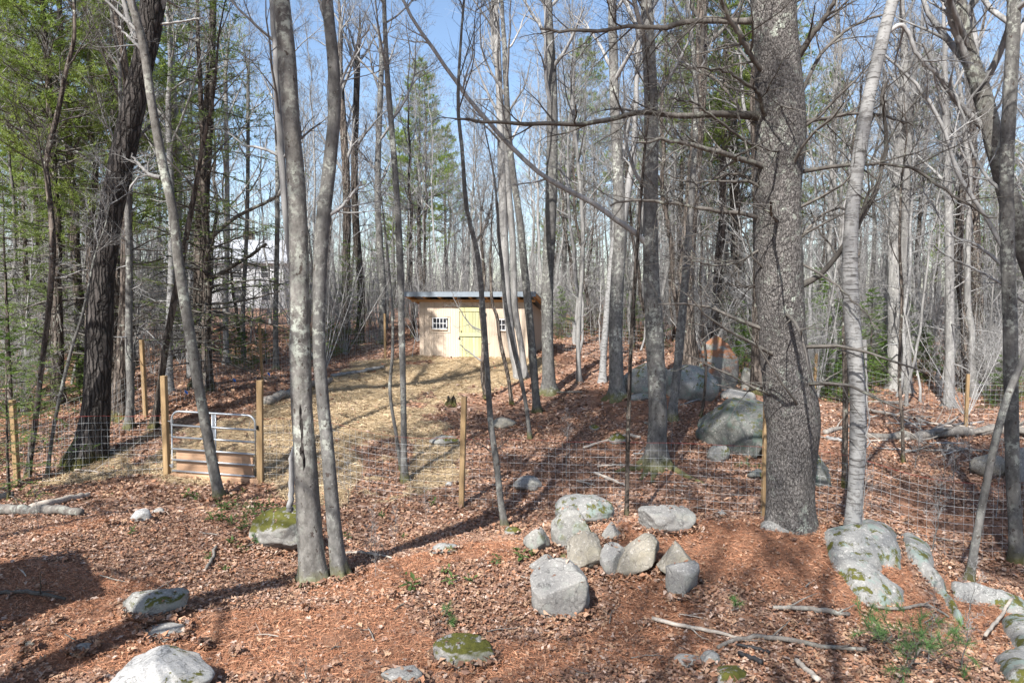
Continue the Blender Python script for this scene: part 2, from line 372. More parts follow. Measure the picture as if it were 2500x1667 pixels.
M['granite_moss'] = rockmat('granite_moss', (.265,.258,.237), .42, .5, (.25,.29,.25))
M['rock_lichen'] = rockmat('rock_lichen', (.25,.248,.235), .28, .9, (.165,.205,.185))
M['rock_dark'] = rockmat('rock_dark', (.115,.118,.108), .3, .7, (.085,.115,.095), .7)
M['rock_needle'] = rockmat('rock_needle', (.19,.185,.17), .15, .6, (.15,.18,.16), .8, .2)
M['moss'] = rockmat('moss', (.29,.28,.26), .95, .2)
def groundmat():
    m, t, b = nmat('forest_floor', .95); oc = objco(t)
    a = N(t, 'ShaderNodeAttribute', attribute_name='Col'); sp = t.nodes.new('ShaderNodeSeparateColor'); t.links.new(a.outputs['Color'], sp.inputs[0])
    v = N(t, 'ShaderNodeTexVoronoi', Scale=13.0); 
    dm = t.nodes.new('ShaderNodeVectorMath'); dm.operation = 'ADD'; nn = N(t, 'ShaderNodeTexNoise', Scale=9.0, Detail=3); t.links.new(oc, nn.inputs['Vector'])
    sc_ = t.nodes.new('ShaderNodeVectorMath'); sc_.operation = 'SCALE'; sc_.inputs[3].default_value = .12; t.links.new(nn.outputs['Color'], sc_.inputs[0])
    t.links.new(oc, dm.inputs[0]); t.links.new(sc_.outputs[0], dm.inputs[1]); t.links.new(dm.outputs[0], v.inputs['Vector'])
    s2 = t.nodes.new('ShaderNodeSeparateColor'); t.links.new(v.outputs['Color'], s2.inputs[0])
    leaf = ramp(t, s2.outputs[0], [(0, (.10,.058,.04)), (.3, (.22,.125,.085)), (.6, (.31,.19,.13)), (.85, (.39,.255,.185)), (1, (.48,.36,.295))])
    big = noise(t, oc, .8, 5, .6)
    leaf = mix(t, ramp(t, big, [(.35, .0), (.7, .6)]), leaf, (.22,.10,.055))
    nd = noise(t, objco(t, (30, 55, 30)), 1.0, 4, .7, 1.5)
    needle = ramp(t, nd, [(.25, (.12,.056,.034)), (.5, (.255,.13,.078)), (.75, (.40,.225,.145))])
    stn = noise(t, objco(t, (60, 26, 30)), 1.0, 5, .7, 1.2)
    straw = ramp(t, stn, [(.25, (.18,.125,.07)), (.5, (.37,.275,.165)), (.75, (.51,.40,.255))])
    c = mix(t, sp.outputs[1], leaf, needle); c = mix(t, sp.outputs[0], c, straw)
    t.links.new(c, b.inputs['Base Color'])
    h = mth(t, 'ADD', mth(t, 'MULTIPLY', s2.outputs[1], .6), nd); bump(t, b, h, .8, .03); return m
M['ground'] = groundmat()
# ------------------------------------------------------------------ ground sheet
def inpoly(u, v, poly):
    poly = np.asarray(poly, float); r = np.zeros(u.shape, bool); j = len(poly) - 1
    for i in range(len(poly)):
        xi, yi = poly[i]; xj, yj = poly[j]
        c = ((yi > v) != (yj > v)) & (u < (xj - xi) * (v - yi) / (yj - yi + 1e-12) + xi); r ^= c; j = i
    return r
def gpoly(pp): return np.array([ghit(u, v)[:2] for u, v in pp])
STRAW = gpoly([(80,1114),(230,1045),(380,990),(560,945),(620,915),(720,875),(830,828),(950,812),(1110,815),(1240,822),(1275,842),(1215,868),(1170,892),(1075,905),(1010,935),(985,965),
               (1040,985),(1075,1010),(1070,1095),(1020,1125),(880,1150),(700,1160),(620,1132),(480,1118),(390,1098),(250,1108)])
NEED = [gpoly(p) for p in ([(0,1490),(230,1440),(560,1420),(900,1380),(1010,1470),(1180,1500),(1330,1530),(1300,1566),(0,1566)],
        [(1380,1215),(1500,1195),(1740,1205),(1880,1215),(1960,1290),(1980,1400),(1820,1330),(1640,1330),(1450,1290)],
        [(2030,1260),(2110,1300),(2230,1460),(2352,1480),(2352,1370),(2210,1380),(2180,1470),(2000,1440),(1900,1395)],
        [(0,1280),(200,1290),(300,1390),(0,1420)], [(880,1300),(1060,1252),(1210,1240),(1180,1290),(900,1340)])]
def needcore(x, y):
    n = np.zeros(x.shape, bool); jx = x + .25 * vnoise(x * 2, y * 2, 3) + .12 * vnoise(x * 6, y * 6, 4); jy = y + .3 * vnoise(x * 2, y * 2, 7)
    for p in NEED: n |= inpoly(jx, jy, p)
    return n
def masks(x, y):
    jx = x + .35 * vnoise(x * 1.3, y * 1.3, 3) + .12 * vnoise(x * 5, y * 5, 4); jy = y + .5 * vnoise(x * 1.1, y * 1.1, 7) + .15 * vnoise(x * 5, y * 5, 8)
    s = inpoly(jx, jy, STRAW); n = np.zeros(x.shape, bool)
    for p in NEED: n |= inpoly(jx, jy, p)
    n |= (vnoise(x * .7, y * .7, 20) > .52)
    s = s & ~((vnoise(x * .8 + 3, y * .55, 31) > .56) & (vnoise(x * 3, y * 3, 32) > -.5))
    return s, n & ~s
def axis(segs):
    out = []
    for a, b, st in segs: out += list(np.arange(a, b - 1e-6, st))
    return out
xs = axis([(0,10,.17),(10,20,.33),(20,45,.8),(45,100,3),(100,600,40)]); xs = np.array(sorted(set([-v for v in xs[1:]] + xs)) )
ys = np.array(axis([(-600,-100,50),(-100,-30,6),(-30,3,1),(3,17,.15),(17,32,.3),(32,60,.7),(60,110,3),(110,650,45)]))
gx, gy = np.meshgrid(xs, ys); gzv = gz(gx, gy)
near = (np.abs(gx) < 20) & (gy > 3) & (gy < 40)
gzv += np.where(near, .018 * vnoise(gx * 7, gy * 7, 2), 0)
nx_, ny_ = len(xs), len(ys); ii = (np.arange(ny_-1)[:, None] * nx_ + np.arange(nx_-1)[None]).ravel()
ms_, mn_ = masks(gx.ravel(), gy.ravel())
inarea = near.ravel()
gcol = np.stack([(ms_ & inarea) * .95, np.where(inarea, mn_ * .85, .35 * (vnoise(gx.ravel()*.3, gy.ravel()*.3) > 0)), np.zeros(len(ms_))], 1)
g_me = make_mesh('ground', np.stack([gx, gy, gzv], -1).reshape(-1, 3), quads=np.stack([ii, ii+1, ii+nx_+1, ii+nx_], 1), col=gcol)
tag(add('ground', g_me, M['ground']), 'forest floor of brown leaves, needles and straw', kind='structure')

# ------------------------------------------------------------------ the shed
pr = np.array([pix(1213, 823, 26.0)[0], 26.0]); pl = np.array([pix(965, 818, 27.16)[0], 27.16])
SL = float(np.hypot(*(pr - pl))); SRZ = math.atan2(pr[1]-pl[1], pr[0]-pl[0]); SZ = 1.06; SD = 2.5
shed = empty('shed', (pl[0], pl[1], SZ), 'small tan wooden shed with slanted grey metal roof above the straw slope', 'shed', rz=SRZ)
WH = 2.27; SLOPE = .22                                   # front wall height, roof fall per metre of depth
def groove_panel(x0, x1, ztop0, ztop1, zbot, name, mat_, th=.02, parent=shed, place=None, hole=None):
    """vertical-grooved plywood panel in the x-z plane (y=0 front), grooves every 0.1 m"""
    mb = MB(); edges = [x0]
    gpos = [g for g in np.arange(math.ceil((x0 + .02) / .1) * .1, x1 - .02, .1)]
    for g in gpos: edges += [g - .005, g + .005]
    edges.append(x1)
    zt = lambda x: ztop0 + (ztop1 - ztop0) * (x - x0) / (x1 - x0)
    for i in range(len(edges) - 1):
        a, b = edges[i], edges[i+1]; groove = (i % 2 == 1); y = .009 if groove else 0.0
        spans = [(zbot, None)]
        if hole and a < hole[1] - 1e-4 and b > hole[0] + 1e-4: spans = [(zbot, hole[2]), (hole[3], None)]
        for z0, z1 in spans:
            ta, tb = (zt(a), zt(b)) if z1 is None else (z1, z1)
            V = [(a, y, z0), (b, y, z0), (b, y, tb), (a, y, ta), (a, th, z0), (b, th, z0), (b, th, tb), (a, th, ta)]
            mb.put(V, [(0,1,2,3),(5,4,7,6),(1,5,6,2),(4,0,3,7),(3,2,6,7),(4,5,1,0)])
    o = mb.build(name, mat_, parent)
    if place: o.location, o.rotation_euler = place
    return o
DX0, DX1 = .373 * SL, .618 * SL
W1 = (.122 * SL, .262 * SL, 1.10, 1.56); W2 = (.725 * SL, .868 * SL, 1.08, 1.53)
groove_panel(0, DX0 - .003, WH, WH, 0, 'wall_panel', M['siding'], hole=(W1[0]+.03, W1[1]-.03, W1[2]+.03, W1[3]-.03))
groove_panel(DX0, DX1, WH, WH, 1.99, 'wall_panel', M['siding'])
groove_panel(DX1 + .003, SL, WH, WH, 0, 'wall_panel', M['siding'], hole=(W2[0]+.03, W2[1]-.03, W2[2]+.03, W2[3]-.03))
HB = WH - SLOPE * SD
groove_panel(0, SD, WH, HB, 0, 'side_wall', M['siding'], place=((SL - .001, .0205, 0), (0, 0, math.pi/2)))
groove_panel(0, SD, HB, WH, 0, 'side_wall', M['siding'], place=((.001, SD + .0205, 0), (0, 0, -math.pi/2)))
groove_panel(0, SL - .05, HB, HB, 0, 'back_wall', M['siding'], place=((SL - .025, SD + .05, 0), (0, 0, math.pi)))
MB().box(.0, SL, .021, SD, -.25, .0).build('floor_deck', M['rafter'], shed)
MB().box(.04, .09, -.018, -.001, .02, WH-.02).build('corner_trim', M['siding'], shed).location = (-.045, 0, 0)
MB().box(SL-.09, SL-.04, -.018, -.001, .02, WH-.02).build('corner_trim', M['siding'], shed).location = (.045, 0, 0)
# roof: rafters, deck, metal trim
RO_F, RO_B, RO_L, RO_R = .42, .30, .44, .38
def roofz(y): return WH + .16 - SLOPE * y
for i in range(9):
    x = -RO_L + .06 + i * (SL + RO_L + RO_R - .16) / 8
    mb = MB(); a, b = -RO_F + .02, SD + RO_B - .02
    V = [(xx, yy, roofz(yy) - dz) for xx in (x, x + .04) for yy in (a, b) for dz in (.155, .012)]
    mb.put(V, [(0,1,3,2),(4,6,7,5),(0,4,5,1),(2,3,7,6),(0,2,6,4),(1,5,7,3)]); mb.build('rafter', M['rafter'], shed)
MB().box(-RO_L + .1, SL + RO_R - .1, -.045, -.004, WH - .10, WH - .005).build('header_beam', M['rafter'], shed)
def roof_slab(y0, y1, x0, x1, t0, t1, name, m, parent):
    mb = MB(); V = [(xx, yy, roofz(yy) + tt) for xx in (x0, x1) for yy in (y0, y1) for tt in (t0, t1)]
    mb.put(V, [(0,1,3,2),(4,6,7,5),(0,4,5,1),(2,3,7,6),(0,2,6,4),(1,5,7,3)]); return mb.build(name, m, parent)
roof = roof_slab(-RO_F, SD + RO_B, -RO_L, SL + RO_R, -.01, .03, 'roof', M['roof_metal'], shed)
nr = 13
for i in range(nr):                                       # standing ribs of the metal roof
    x = -RO_L + .05 + i * (SL + RO_L + RO_R - .1) / (nr - 1)
    roof_slab(-RO_F + .01, SD + RO_B - .01, x - .012, x + .012, .031, .055, 'roof_rib', M['roof_metal'], roof)
fz = roofz(-RO_F)
nseg = 3; x0 = -RO_L - .02
for i in range(nseg):                                     # front drip trim in three overlapping lengths
    xa = -RO_L - .02 + i * (SL + RO_L + RO_R + .04) / nseg; xb = -RO_L - .02 + (i + 1) * (SL + RO_L + RO_R + .04) / nseg
    MB().box(xa, xb + (.04 if i < 2 else 0), -RO_F - .022 - .004 * i, -RO_F - .004, fz - .145, fz + .045).build('fascia_trim', M['roof_metal'], roof)
for x in (-RO_L - .012, SL + RO_R - .012):
    roof_slab(-RO_F + .012, SD + RO_B, x, x + .024, -.15, -.012, 'rake_board', M['rafter'], roof)
# dutch door
def door():
    d = MB().box(DX0 + .01, DX1 - .01, .022, .04, .03, 1.985).build('door', M['door_wood'], shed)
    n = 8; w = (DX1 - DX0 - .03) / n
    for i in range(n):
        a = DX0 + .015 + i * w
        mt = [M['door_wood'], M['door_wood'], M['door_green'], M['door_wood'], M['door_green'], M['door_green'], M['door_wood'], M['door_green']][i]
        MB().box(a + .003, a + w - .003, -.006, .021, .03, .80, .004).build('plank', mt, d)
        MB().box(a + .003, a + w - .003, -.006, .021, .99, 1.79, .004).build('plank', mt, d)
    MB().box(DX0 + .012, DX1 - .012, -.03, -.007, .83, .985, .004).build('rail', M['door_green'], d)
    MB().box(DX0 + .012, DX1 - .012, -.03, .02, 1.80, 1.985, .004).build('rail', M['door_wood'], d)
    MB().box(DX0 + .012, DX1 - .012, -.012, .018, .803, .826).build('door_gap', M['black_iron'], d)
    MB().box(DX0 + .002, DX0 + .12, -.0265, -.0065, .035, .79, .004).build('stile', M['door_green'], d)
    MB().box(DX1 - .11, DX1 - .012, -.0265, -.0065, .035, .79, .004).build('stile', M['door_wood'], d)
    MB().box(DX1 - .11, DX1 - .012, -.0265, -.0065, .99, 1.795, .004).build('stile', M['door_wood'], d)
    for z in (.10, .74, 1.12, 1.70):
        h = MB(); h.box(DX1 - .16, DX1 + .01, -.045, -.031, z - .012, z + .012); h.box(DX1 - .005, DX1 + .035, -.045, -.012, z - .05, z + .05); h.build('hinge', M['black_iron'], d)
    h = MB(); h.box(DX0 - .03, DX0 + .06, -.05, -.032, .735, .765); h.box(DX0 + .02, DX0 + .05, -.05, -.032, .70, .8); h.build('latch', M['black_iron'], d)
    h = MB(); h.box(DX0 + .085, DX0 + .105, -.06, -.032, .99, 1.07); h.build('door_pull', M['black_iron'], d)
door()
def window(w, hinge):
    x0, x1, z0, z1 = w
    fr = MB(); f = .035
    fr.box(x0, x1, -.03, .03, z0, z0 + f); fr.box(x0, x1, -.03, .03, z1 - f, z1); fr.box(x0, x0 + f, -.0295, .03, z0 + f, z1 - f); fr.box(x1 - f, x1, -.0295, .03, z0 + f, z1 - f)
    o = fr.build('window', M['white_paint'], shed); px = (x1 - x0 - 2*f) / 4; pz = (z1 - z0 - 2*f) / 2
    for i in range(1, 4): MB().box(x0 + f + i*px - .009, x0 + f + i*px + .009, -.02, .006, z0 + f, z1 - f).build('muntin', M['white_paint'], o)
    MB().box(x0 + f, x1 - f, -.0215, .0045, z0 + f + pz - .009, z0 + f + pz + .009).build('muntin', M['white_paint'], o)
    for i in range(4):
        for j in range(2): MB().box(x0 + f + i*px, x0 + f + (i+1)*px, .008, .013, z0 + f + j*pz, z0 + f + (j+1)*pz).build('pane', M['glass_dark'], o)
    MB().box(x0 - .01, x1 + .01, -.05, -.004, z0 - .035, z0 - .004).build('sill', M['siding'], o)
    t = .022
    for b in ((x0-.13, x1+.13, z0-.14, z0-.14+t), (x0-.13, x1+.13, z1+.03, z1+.03+t), (x0-.13, x0-.13+t, z0-.118, z1+.03), (x1+.13-t, x1+.13, z0-.118, z1+.03)):
        MB().box(b[0], b[1], -.016, -.001, b[2], b[3]).build('trim', M['siding'], o)
    for z in (z0 + .06, z1 - .06): MB().box(x1 - .028, x1 + .004, -.04, -.031, z - .035, z + .035).build('hinge', M['black_iron'], o)
window(W1, 1); window(W2, 1)
for x in (.14 * SL, .343 * SL, .755 * SL): MB().box(x - .008, x + .008, -.014, -.001, WH - .36, WH - .12).build('light_slit', M['siding'], shed)  # raised strips stand in for slits of light in the eave shadow
mb = MB(); mb.tube([(0, 0, 0), (.15, .02, .86)], .013, 6); o = mb.build('metal_stake', M['galv']); c = shed.location
o.location = tuple(np.array([pl[0] - .30, pl[1] - .25, gz1(pl[0] - .30, pl[1] - .25) - .05])); tag(o, 'thin grey metal stake leaning against the left corner of the shed', 'stake')

# ------------------------------------------------------------------ far white house
hx, hy = -29.5, 70.0; hzv = gz1(hx, hy)
house = empty('house', (hx, hy, hzv - .1), 'white two storey house with grey roof far behind the trees beyond the gate', 'house', rz=math.radians(8))
MB().box(-6, 6, 0, 8, 0, 5.0).build('wall', M['house_white'], house)
for i in range(24): MB().box(-6.02, 6.02, -.02, -.001, .15 + i * .2, .325 + i * .2).build('clapboard', M['house_white'], house)
mb = MB(); mb.put([(-6.4,-.5,4.9),(6.4,-.5,4.9),(6.4,4,7.4),(-6.4,4,7.4),(-6.4,8.5,4.9),(6.4,8.5,4.9),(-6.4,-.5,4.7),(6.4,-.5,4.7),(-6.4,8.5,4.7),(6.4,8.5,4.7)], [(0,1,2,3),(3,2,5,4),(6,7,1,0),(4,5,9,8),(0,3,4,8,6),(7,9,5,2,1),(6,8,9,7)])
rf = mb.build('roof', M['roof_shingle'], house); MB().box(1, 1.9, 4.5, 5.4, 6.2, 8.4).build('chimney', M['bark_brown'], rf)
for x in (-4.6, -1.7, 1.4, 4.2):
    for z in (.9, 3.2):
        wd = MB().box(x - .55, x + .55, -.06, -.021, z - .05, z + 1.35).build('window', M['white_paint'], house)
        MB().box(x - .45, x + .45, -.075, -.061, z + .05, z + .62).build('pane', M['glass_dark'], wd); MB().box(x - .45, x + .45, -.075, -.061, z + .68, z + 1.25).build('pane', M['glass_dark'], wd)

# ------------------------------------------------------------------ posts, gate, wire fence
def post(p, h, w, label, group=None, m='post', lean=(0, 0), name='fence_post'):
    mb = MB(); mb.box(-w/2, w/2, -w/2, w/2, -.35, h, w * .08)
    o = mb.build(name, M[m]); o.location = (p[0], p[1], gz1(p[0], p[1])); o.rotation_euler = (lean[1], lean[0], random.uniform(-.2, .2))
    return tag(o, label, 'post', group)
A = ghit(40, 1113); GL = ghit(384, 1094); GR = ghit(598, 1108); B = ghit(1060, 1164)
C = np.array([pix(1757, 1100, 11.0)[0], 11.0, 0]); D = np.array([9.6, 9.3, 0])
post(A, 1.62, .09, 'brown wooden fence post half hidden by hemlock sprays at the end of the wire fence', lean=(-.01, 0))
post(GL, 1.93, .1, 'square new timber gate post on the hinge side of the metal gate', lean=(.0, 0))
gpR = post(GR, 1.93, .105, 'square new timber gate post with a black latch beside the metal gate', lean=(.02, 0))
mb = MB(); mb.box(-.055, -.015, -.07, -.055, 1.02, 1.09); mb.tube([(-.035, -.075, 1.08), (-.035, -.1, 1.06), (-.035, -.075, 1.03)], .012, 6); mb.build('latch', M['black_iron'], gpR)
post(B, 1.98, .09, 'lone slanting timber post in the leaf litter between straw and boulders', lean=(.03, 0))
post(C, 1.9, .09, 'timber fence post standing close behind the thick pine trunk')
post(D, 1.9, .09, 'timber fence post carrying the wire mesh right of the leaning sapling')
p332 = ghit(335, 962); p600 = ghit(603, 880); p885 = ghit(885, 822); p1870 = ghit(1869, 915); p2220 = ghit(2218, 985)
post(p332, 1.85, .085, 'round timber post behind the leaning oak on the wooded bank', lean=(-.02, 0))
post(p600, 1.75, .06, 'thin pale stake rising behind the latch side gate post', lean=(-.03, 0), name='wooden_stake')
post(p885, 1.75, .08, 'weathered timber post left of the shed')
post(p1870, 1.45, .075, 'slim timber post in front of the young firs', lean=(.03, 0))
post(p2220, 1.5, .075, 'orange tinted timber stake beside the fallen trunk', name='wooden_stake')
def fence(P0, P1, h, label, cell=.125, top_red=True, wr=.0018):
    P0 = np.array(P0[:2]); P1 = np.array(P1[:2]); L = float(np.hypot(*(P1 - P0))); d = (P1 - P0) / L
    o = empty('wire_fence', (P0[0], P0[1], gz1(*P0)), label, 'fence')
    nv = int(L / cell); s = np.linspace(.05, L - .05, nv); bow = .05 * np.sin(s * 2.1) + .02 * np.sin(s * 5.3)
    X = P0[0] + d[0]*s - d[1]*bow; Y = P0[1] + d[1]*s + d[0]*bow; Z = gz(X, Y); Zs = np.convolve(np.pad(Z, 6, mode='edge'), np.ones(13)/13, 'valid'); off = np.array(o.location)
    top = h + .03 * np.sin(s * 1.7)
    nh = int(h / cell) + 1; fr = np.linspace(0.02, 1, nh)
    sway = .035 * np.sin(s * 1.3 + 1)
    grid = np.stack([np.stack([X + sway * d[0] * f_, Y + sway * d[1] * f_, Zs + top * f_], -1) for f_ in fr], 0) - off      # (nh,nv,3)
    v1, q1 = tube_arrays(grid[:-1], np.full((nh - 1, nv), wr), 3); v2, q2 = tube_arrays(np.swapaxes(grid, 0, 1), np.full((nv, nh), wr), 3)
    V, Q = merge([(v1, q1), (v2, q2)]); add('wire_mesh', make_mesh('wire_mesh', V, quads=Q), M['wire'], o)
    v3, q3 = tube_arrays(grid[-1:], np.full((1, nv), wr * 1.2), 4); add('top_wire', make_mesh('top_wire', v3, quads=q3), M['red_wire'] if top_red else M['wire'], o)
fence(A, GL, 1.2, 'galvanised wire mesh fence in front of the leaning oak up to the hinge post')
fence(GR, B, 1.2, 'galvanised wire mesh fence across the straw from latch post to lone post')
fence(B, C, 1.22, 'galvanised wire mesh fence with red top wire behind the boulder ring')
fence(C, D, 1.2, 'galvanised wire mesh fence running from the thick pine to the right hand hollow')
fence(np.array(A) + [-.02, .15, 0], p332, 1.2, 'wire mesh fence climbing from the end post into the hemlocks', top_red=False)
fence(p332, p600, 1.2, 'wire mesh fence along the leafy bank beyond the gate', top_red=False)
fence(p600, p885, 1.2, 'wire mesh fence from the thin stake to the post left of the shed', top_red=False)
sb = np.array([pr[0] + .95, pr[1] + 1.4]); fence(sb, p1870, 1.2, 'wire mesh fence from the shed toward the young firs', top_red=False)
fence(p1870, p2220, 1.2, 'wire mesh fence in front of the woods behind the fallen trunk', top_red=False)
fence(p2220, np.array([19., 17.]), 1.2, 'wire mesh fence beyond the fallen trunk toward the right woods', top_red=False)
# gate: five foot tube gate
gd = GR[:2] - GL[:2]; gl = float(np.hypot(*gd)); grz = math.atan2(gd[1], gd[0]); GW = gl - .21
gate = empty('metal_gate', (GL[0] + gd[0]/gl * .11, GL[1] + gd[1]/gl * .11, gz1(*GL[:2]) + .06), 'galvanised six bar tube gate with netting between two timber posts', 'gate', rz=grz)
gate.rotation_euler = (0, math.radians(1.6), grz)
GH = 1.2; r = .021
rc = .16; ang = np.linspace(0, math.pi/2, 7)
fp = [(0, 0, 0), (0, 0, GH - rc)] + [(rc - rc * math.cos(a), 0, GH - rc + rc * math.sin(a)) for a in ang[1:]] + [(GW - rc + rc * math.sin(a), 0, GH - rc + rc * math.cos(a)) for a in ang] + [(GW, 0, 0)]
mb = MB(); mb.tube(fp, r, 10); mb.build('outer_frame', M['galv'], gate, True)
for z in (.045, .26, .47, .70, .93): MB().tube([(0.005, -.004, z), (GW - .005, -.004, z)], r * .92, 10).build('rail', M['galv'], gate, True)
for x in (GW/2 - .02, GW/2 + .05): MB().tube([(x, .0, .045), (x, .0, GH - .01)], r * .7, 8).build('upright', M['galv'], gate, True)
MB().box(GW/2 - .015, GW/2 + .045, .002, .012, .70, GH - .02).build('stay_plate', M['galv'], gate)
for z in (.14, 1.0):
    mb = MB(); mb.tube([(-.09, 0, z), (.0, 0, z)], .011, 6); mb.tube([(0, 0, z - .03), (0, 0, z + .03)], .03, 8); mb.build('hinge', M['galv'], gate)
mb = MB(); mb.tube([(GW, -.01, .95), (GW + .08, -.03, .93), (GW + .12, -.03, .96)], .006, 5); mb.tube([(GW - .09, -.02, .95 + .16), (GW - .13, -.03, .93)], .004, 5); mb.build('chain', M['galv'], gate)
lines = []
for k_ in np.arange(-1.1, GW, .035):
    for sgn in (1, -1):
        z0, z1 = .04, 1.08
        if sgn == 1: p0, p1 = np.array([k_, z0]), np.array([k_ + (z1 - z0) * .7, z1])
        else: p0, p1 = np.array([k_, z1]), np.array([k_ + (z1 - z0) * .7, z0])
        t0 = max(0, (0.01 - p0[0]) / (p1[0] - p0[0])); t1 = min(1, (GW - .01 - p0[0]) / (p1[0] - p0[0]))
        if t1 > t0 + .01: a = p0 + (p1 - p0) * t0; b = p0 + (p1 - p0) * t1; lines.append([(a[0], .024, a[1]), ((a[0]+b[0])/2, .026, (a[1]+b[1])/2), (b[0], .024, b[1])])
v, q = tube_arrays(np.array(lines), np.full((len(lines), 3), .0010), 3); add('netting', make_mesh('netting', v, quads=q), M['netting'], gate)
for z0, z1 in ((.0, .225), (.235, .455)): MB().box(.06, GW - .08, .045, .08, z0, z1, .006).build('plank', M['plank_pink'], gate)
mb = MB(); mb.box(0, gl - .12, -.06, .08, -.12, .05, .008); o = mb.build('threshold_board', M['plank_pink']); o.location = tuple(gate.location - Vector((0, 0, .05))); o.rotation_euler = (0, math.radians(1.2), grz); tag(o, 'orange timber board on the ground under the gate', 'board')
# ------------------------------------------------------------------ trees: generators
def unit(v): return v / (np.linalg.norm(v, axis=-1, keepdims=True) + 1e-12)
def grow(rg, P, R, cnt, t0, t1, ang, length, ratio, n=5, wig=.12, trop=.05, rmin=.003, angsd=9, planar=False, tip=.25, lenfall=.35, azbias=None):
    Np, m, _ = P.shape; tot = Np * cnt; pi = np.repeat(np.arange(Np), cnt)
    t = t0 + (t1 - t0) * ((np.tile(np.arange(cnt), Np) + rg.random(tot)) / cnt)
    s = t * (m - 1); i = np.minimum(s.astype(int), m - 2); f = (s - i)[:, None]
    S = P[pi, i] * (1 - f) + P[pi, i+1] * f; T = unit(P[pi, i+1] - P[pi, i]); r = R[pi, i] * (1 - f[:, 0]) + R[pi, i+1] * f[:, 0]
    up = np.array([0, 0, 1.0])
    if planar:
        lat = np.cross(T, up); lat = unit(np.where(np.linalg.norm(lat, axis=1, keepdims=True) > .1, lat, [1., 0, 0])); sg = np.where(np.arange(tot) % 2, 1., -1.)[:, None]; perp = unit(lat * sg + .18 * rg.normal(size=(tot, 3)))
    else:
        a0 = np.cross(T, np.where(np.abs(T[:, 2:3]) > .9, [[1., 0, 0]], [[0, 0, 1.]])); a0 = unit(a0); b0 = np.cross(T, a0)
        az = np.arange(tot) * 2.399 + rg.normal(0, .5, tot) + rg.random() * 6
        if azbias is not None: az = azbias[0] + azbias[1] * rg.normal(size=tot)
        perp = np.cos(az)[:, None] * a0 + np.sin(az)[:, None] * b0
    an = np.radians(ang + angsd * rg.normal(size=tot))[:, None]
    d = np.cos(an) * T + np.sin(an) * perp
    L = (length if np.ndim(length) == 0 else np.asarray(length)[pi]) * (1 - lenfall * (t - t0) / (t1 - t0 + 1e-9)) * (.65 + .7 * rg.random(tot))
    P2 = np.zeros((tot, n, 3)); P2[:, 0] = S; st = (L / (n - 1))[:, None]
    for k_ in range(1, n):
        d = unit(d + wig * rg.normal(size=(tot, 3)) + trop * up); P2[:, k_] = P2[:, k_-1] + d * st
    r0 = np.maximum(np.minimum(r * ratio, r * .85), rmin)
    R2 = r0[:, None] * np.linspace(1, tip, n)[None]
    return P2, R2
def lens(P): return np.linalg.norm(np.diff(P, axis=1), axis=2).sum(1)
def blades(S, D, L, Wd, rg, roll=None):
    Nn = len(S); lat = unit(np.cross(D, unit(rg.normal(size=(Nn, 3)) * .6 + [0, 0, 1.2]))) if roll is None else roll
    L = np.broadcast_to(L, (Nn,))[:, None]; Wd = np.broadcast_to(Wd, (Nn,))[:, None]
    V = np.stack([S + lat * Wd * .5, S - lat * Wd * .5, S + D * L], 1).reshape(-1, 3)
    return V, np.arange(Nn * 3).reshape(-1, 3)
def along(P, m, t0, t1, rg):
    Np, n, _ = P.shape; t = t0 + (t1 - t0) * ((np.tile(np.arange(m), Np) + rg.random(Np * m)) / m); pi = np.repeat(np.arange(Np), m)
    s = t * (n - 1); i = np.minimum(s.astype(int), n - 2); f = (s - i)[:, None]
    return P[pi, i] * (1 - f) + P[pi, i+1] * f, unit(P[pi, i+1] - P[pi, i])

def bare_meshes(seed, h, r0, cb=.42, n1=20, l1=3.2, n2=7, n3=6, n4=3, fork=None, lean=.03, k=9, dead=13):
    rg = np.random.default_rng(seed); n = 22
    zz = np.linspace(0, 1, n); wob = np.cumsum(rg.normal(0, .07, (n, 2)), 0) * (h / 16); wob -= wob[0]
    ld = rg.normal(0, lean, 2)
    P = np.stack([wob[:, 0] + ld[0] * zz * h, wob[:, 1] + ld[1] * zz * h, zz * h - .25], -1)[None]
    R = (r0 * (1 - .86 * zz ** 1.1) * (1 + .5 * np.exp(-zz * h / .35)))[None]
    tv, tq = tube_arrays(P, R, k, .06, seed)
    parts = []
    P1, R1 = grow(rg, P, R, n1, cb, .99, 42, l1, .55, 8, .09, .07, .012, lenfall=.55)
    parts.append(tube_arrays(P1, R1, 5))
    if dead:
        Pd, Rd = grow(rg, P, R, dead, .12, cb, 75, l1 * .4, .2, 5, .15, 0, .006); parts.append(tube_arrays(Pd, Rd, 4))
        Pe, Re = grow(rg, Pd, Rd, 4, .3, 1, 45, l1 * .18, .5, 4, .2, 0, .003); parts.append(tube_arrays(Pe, Re, 3))
    P2, R2 = grow(rg, P1, R1, n2, .2, 1, 40, lens(P1) * .42, .6, 6, .13, .06, .007); parts.append(tube_arrays(P2, R2, 4))
    P3, R3 = grow(rg, P2, R2, n3, .2, 1, 42, lens(P2) * .45, .6, 4, .14, .05, .0045); parts.append(tube_arrays(P3, R3, 3))
    if n4:
        S, T = along(P3, n4 * 3, .15, 1.0, rg); D = unit(T + .75 * rg.normal(size=S.shape) + [0, 0, .15]); tp = [blades(S, D, np.repeat(lens(P3) * .5, n4 * 3) * (.5 + rg.random(len(S))), .0075, rg)]
    else: tp = []
    return make_mesh('trunk', tv, quads=tq), mesh_qt('crown', parts, tp)
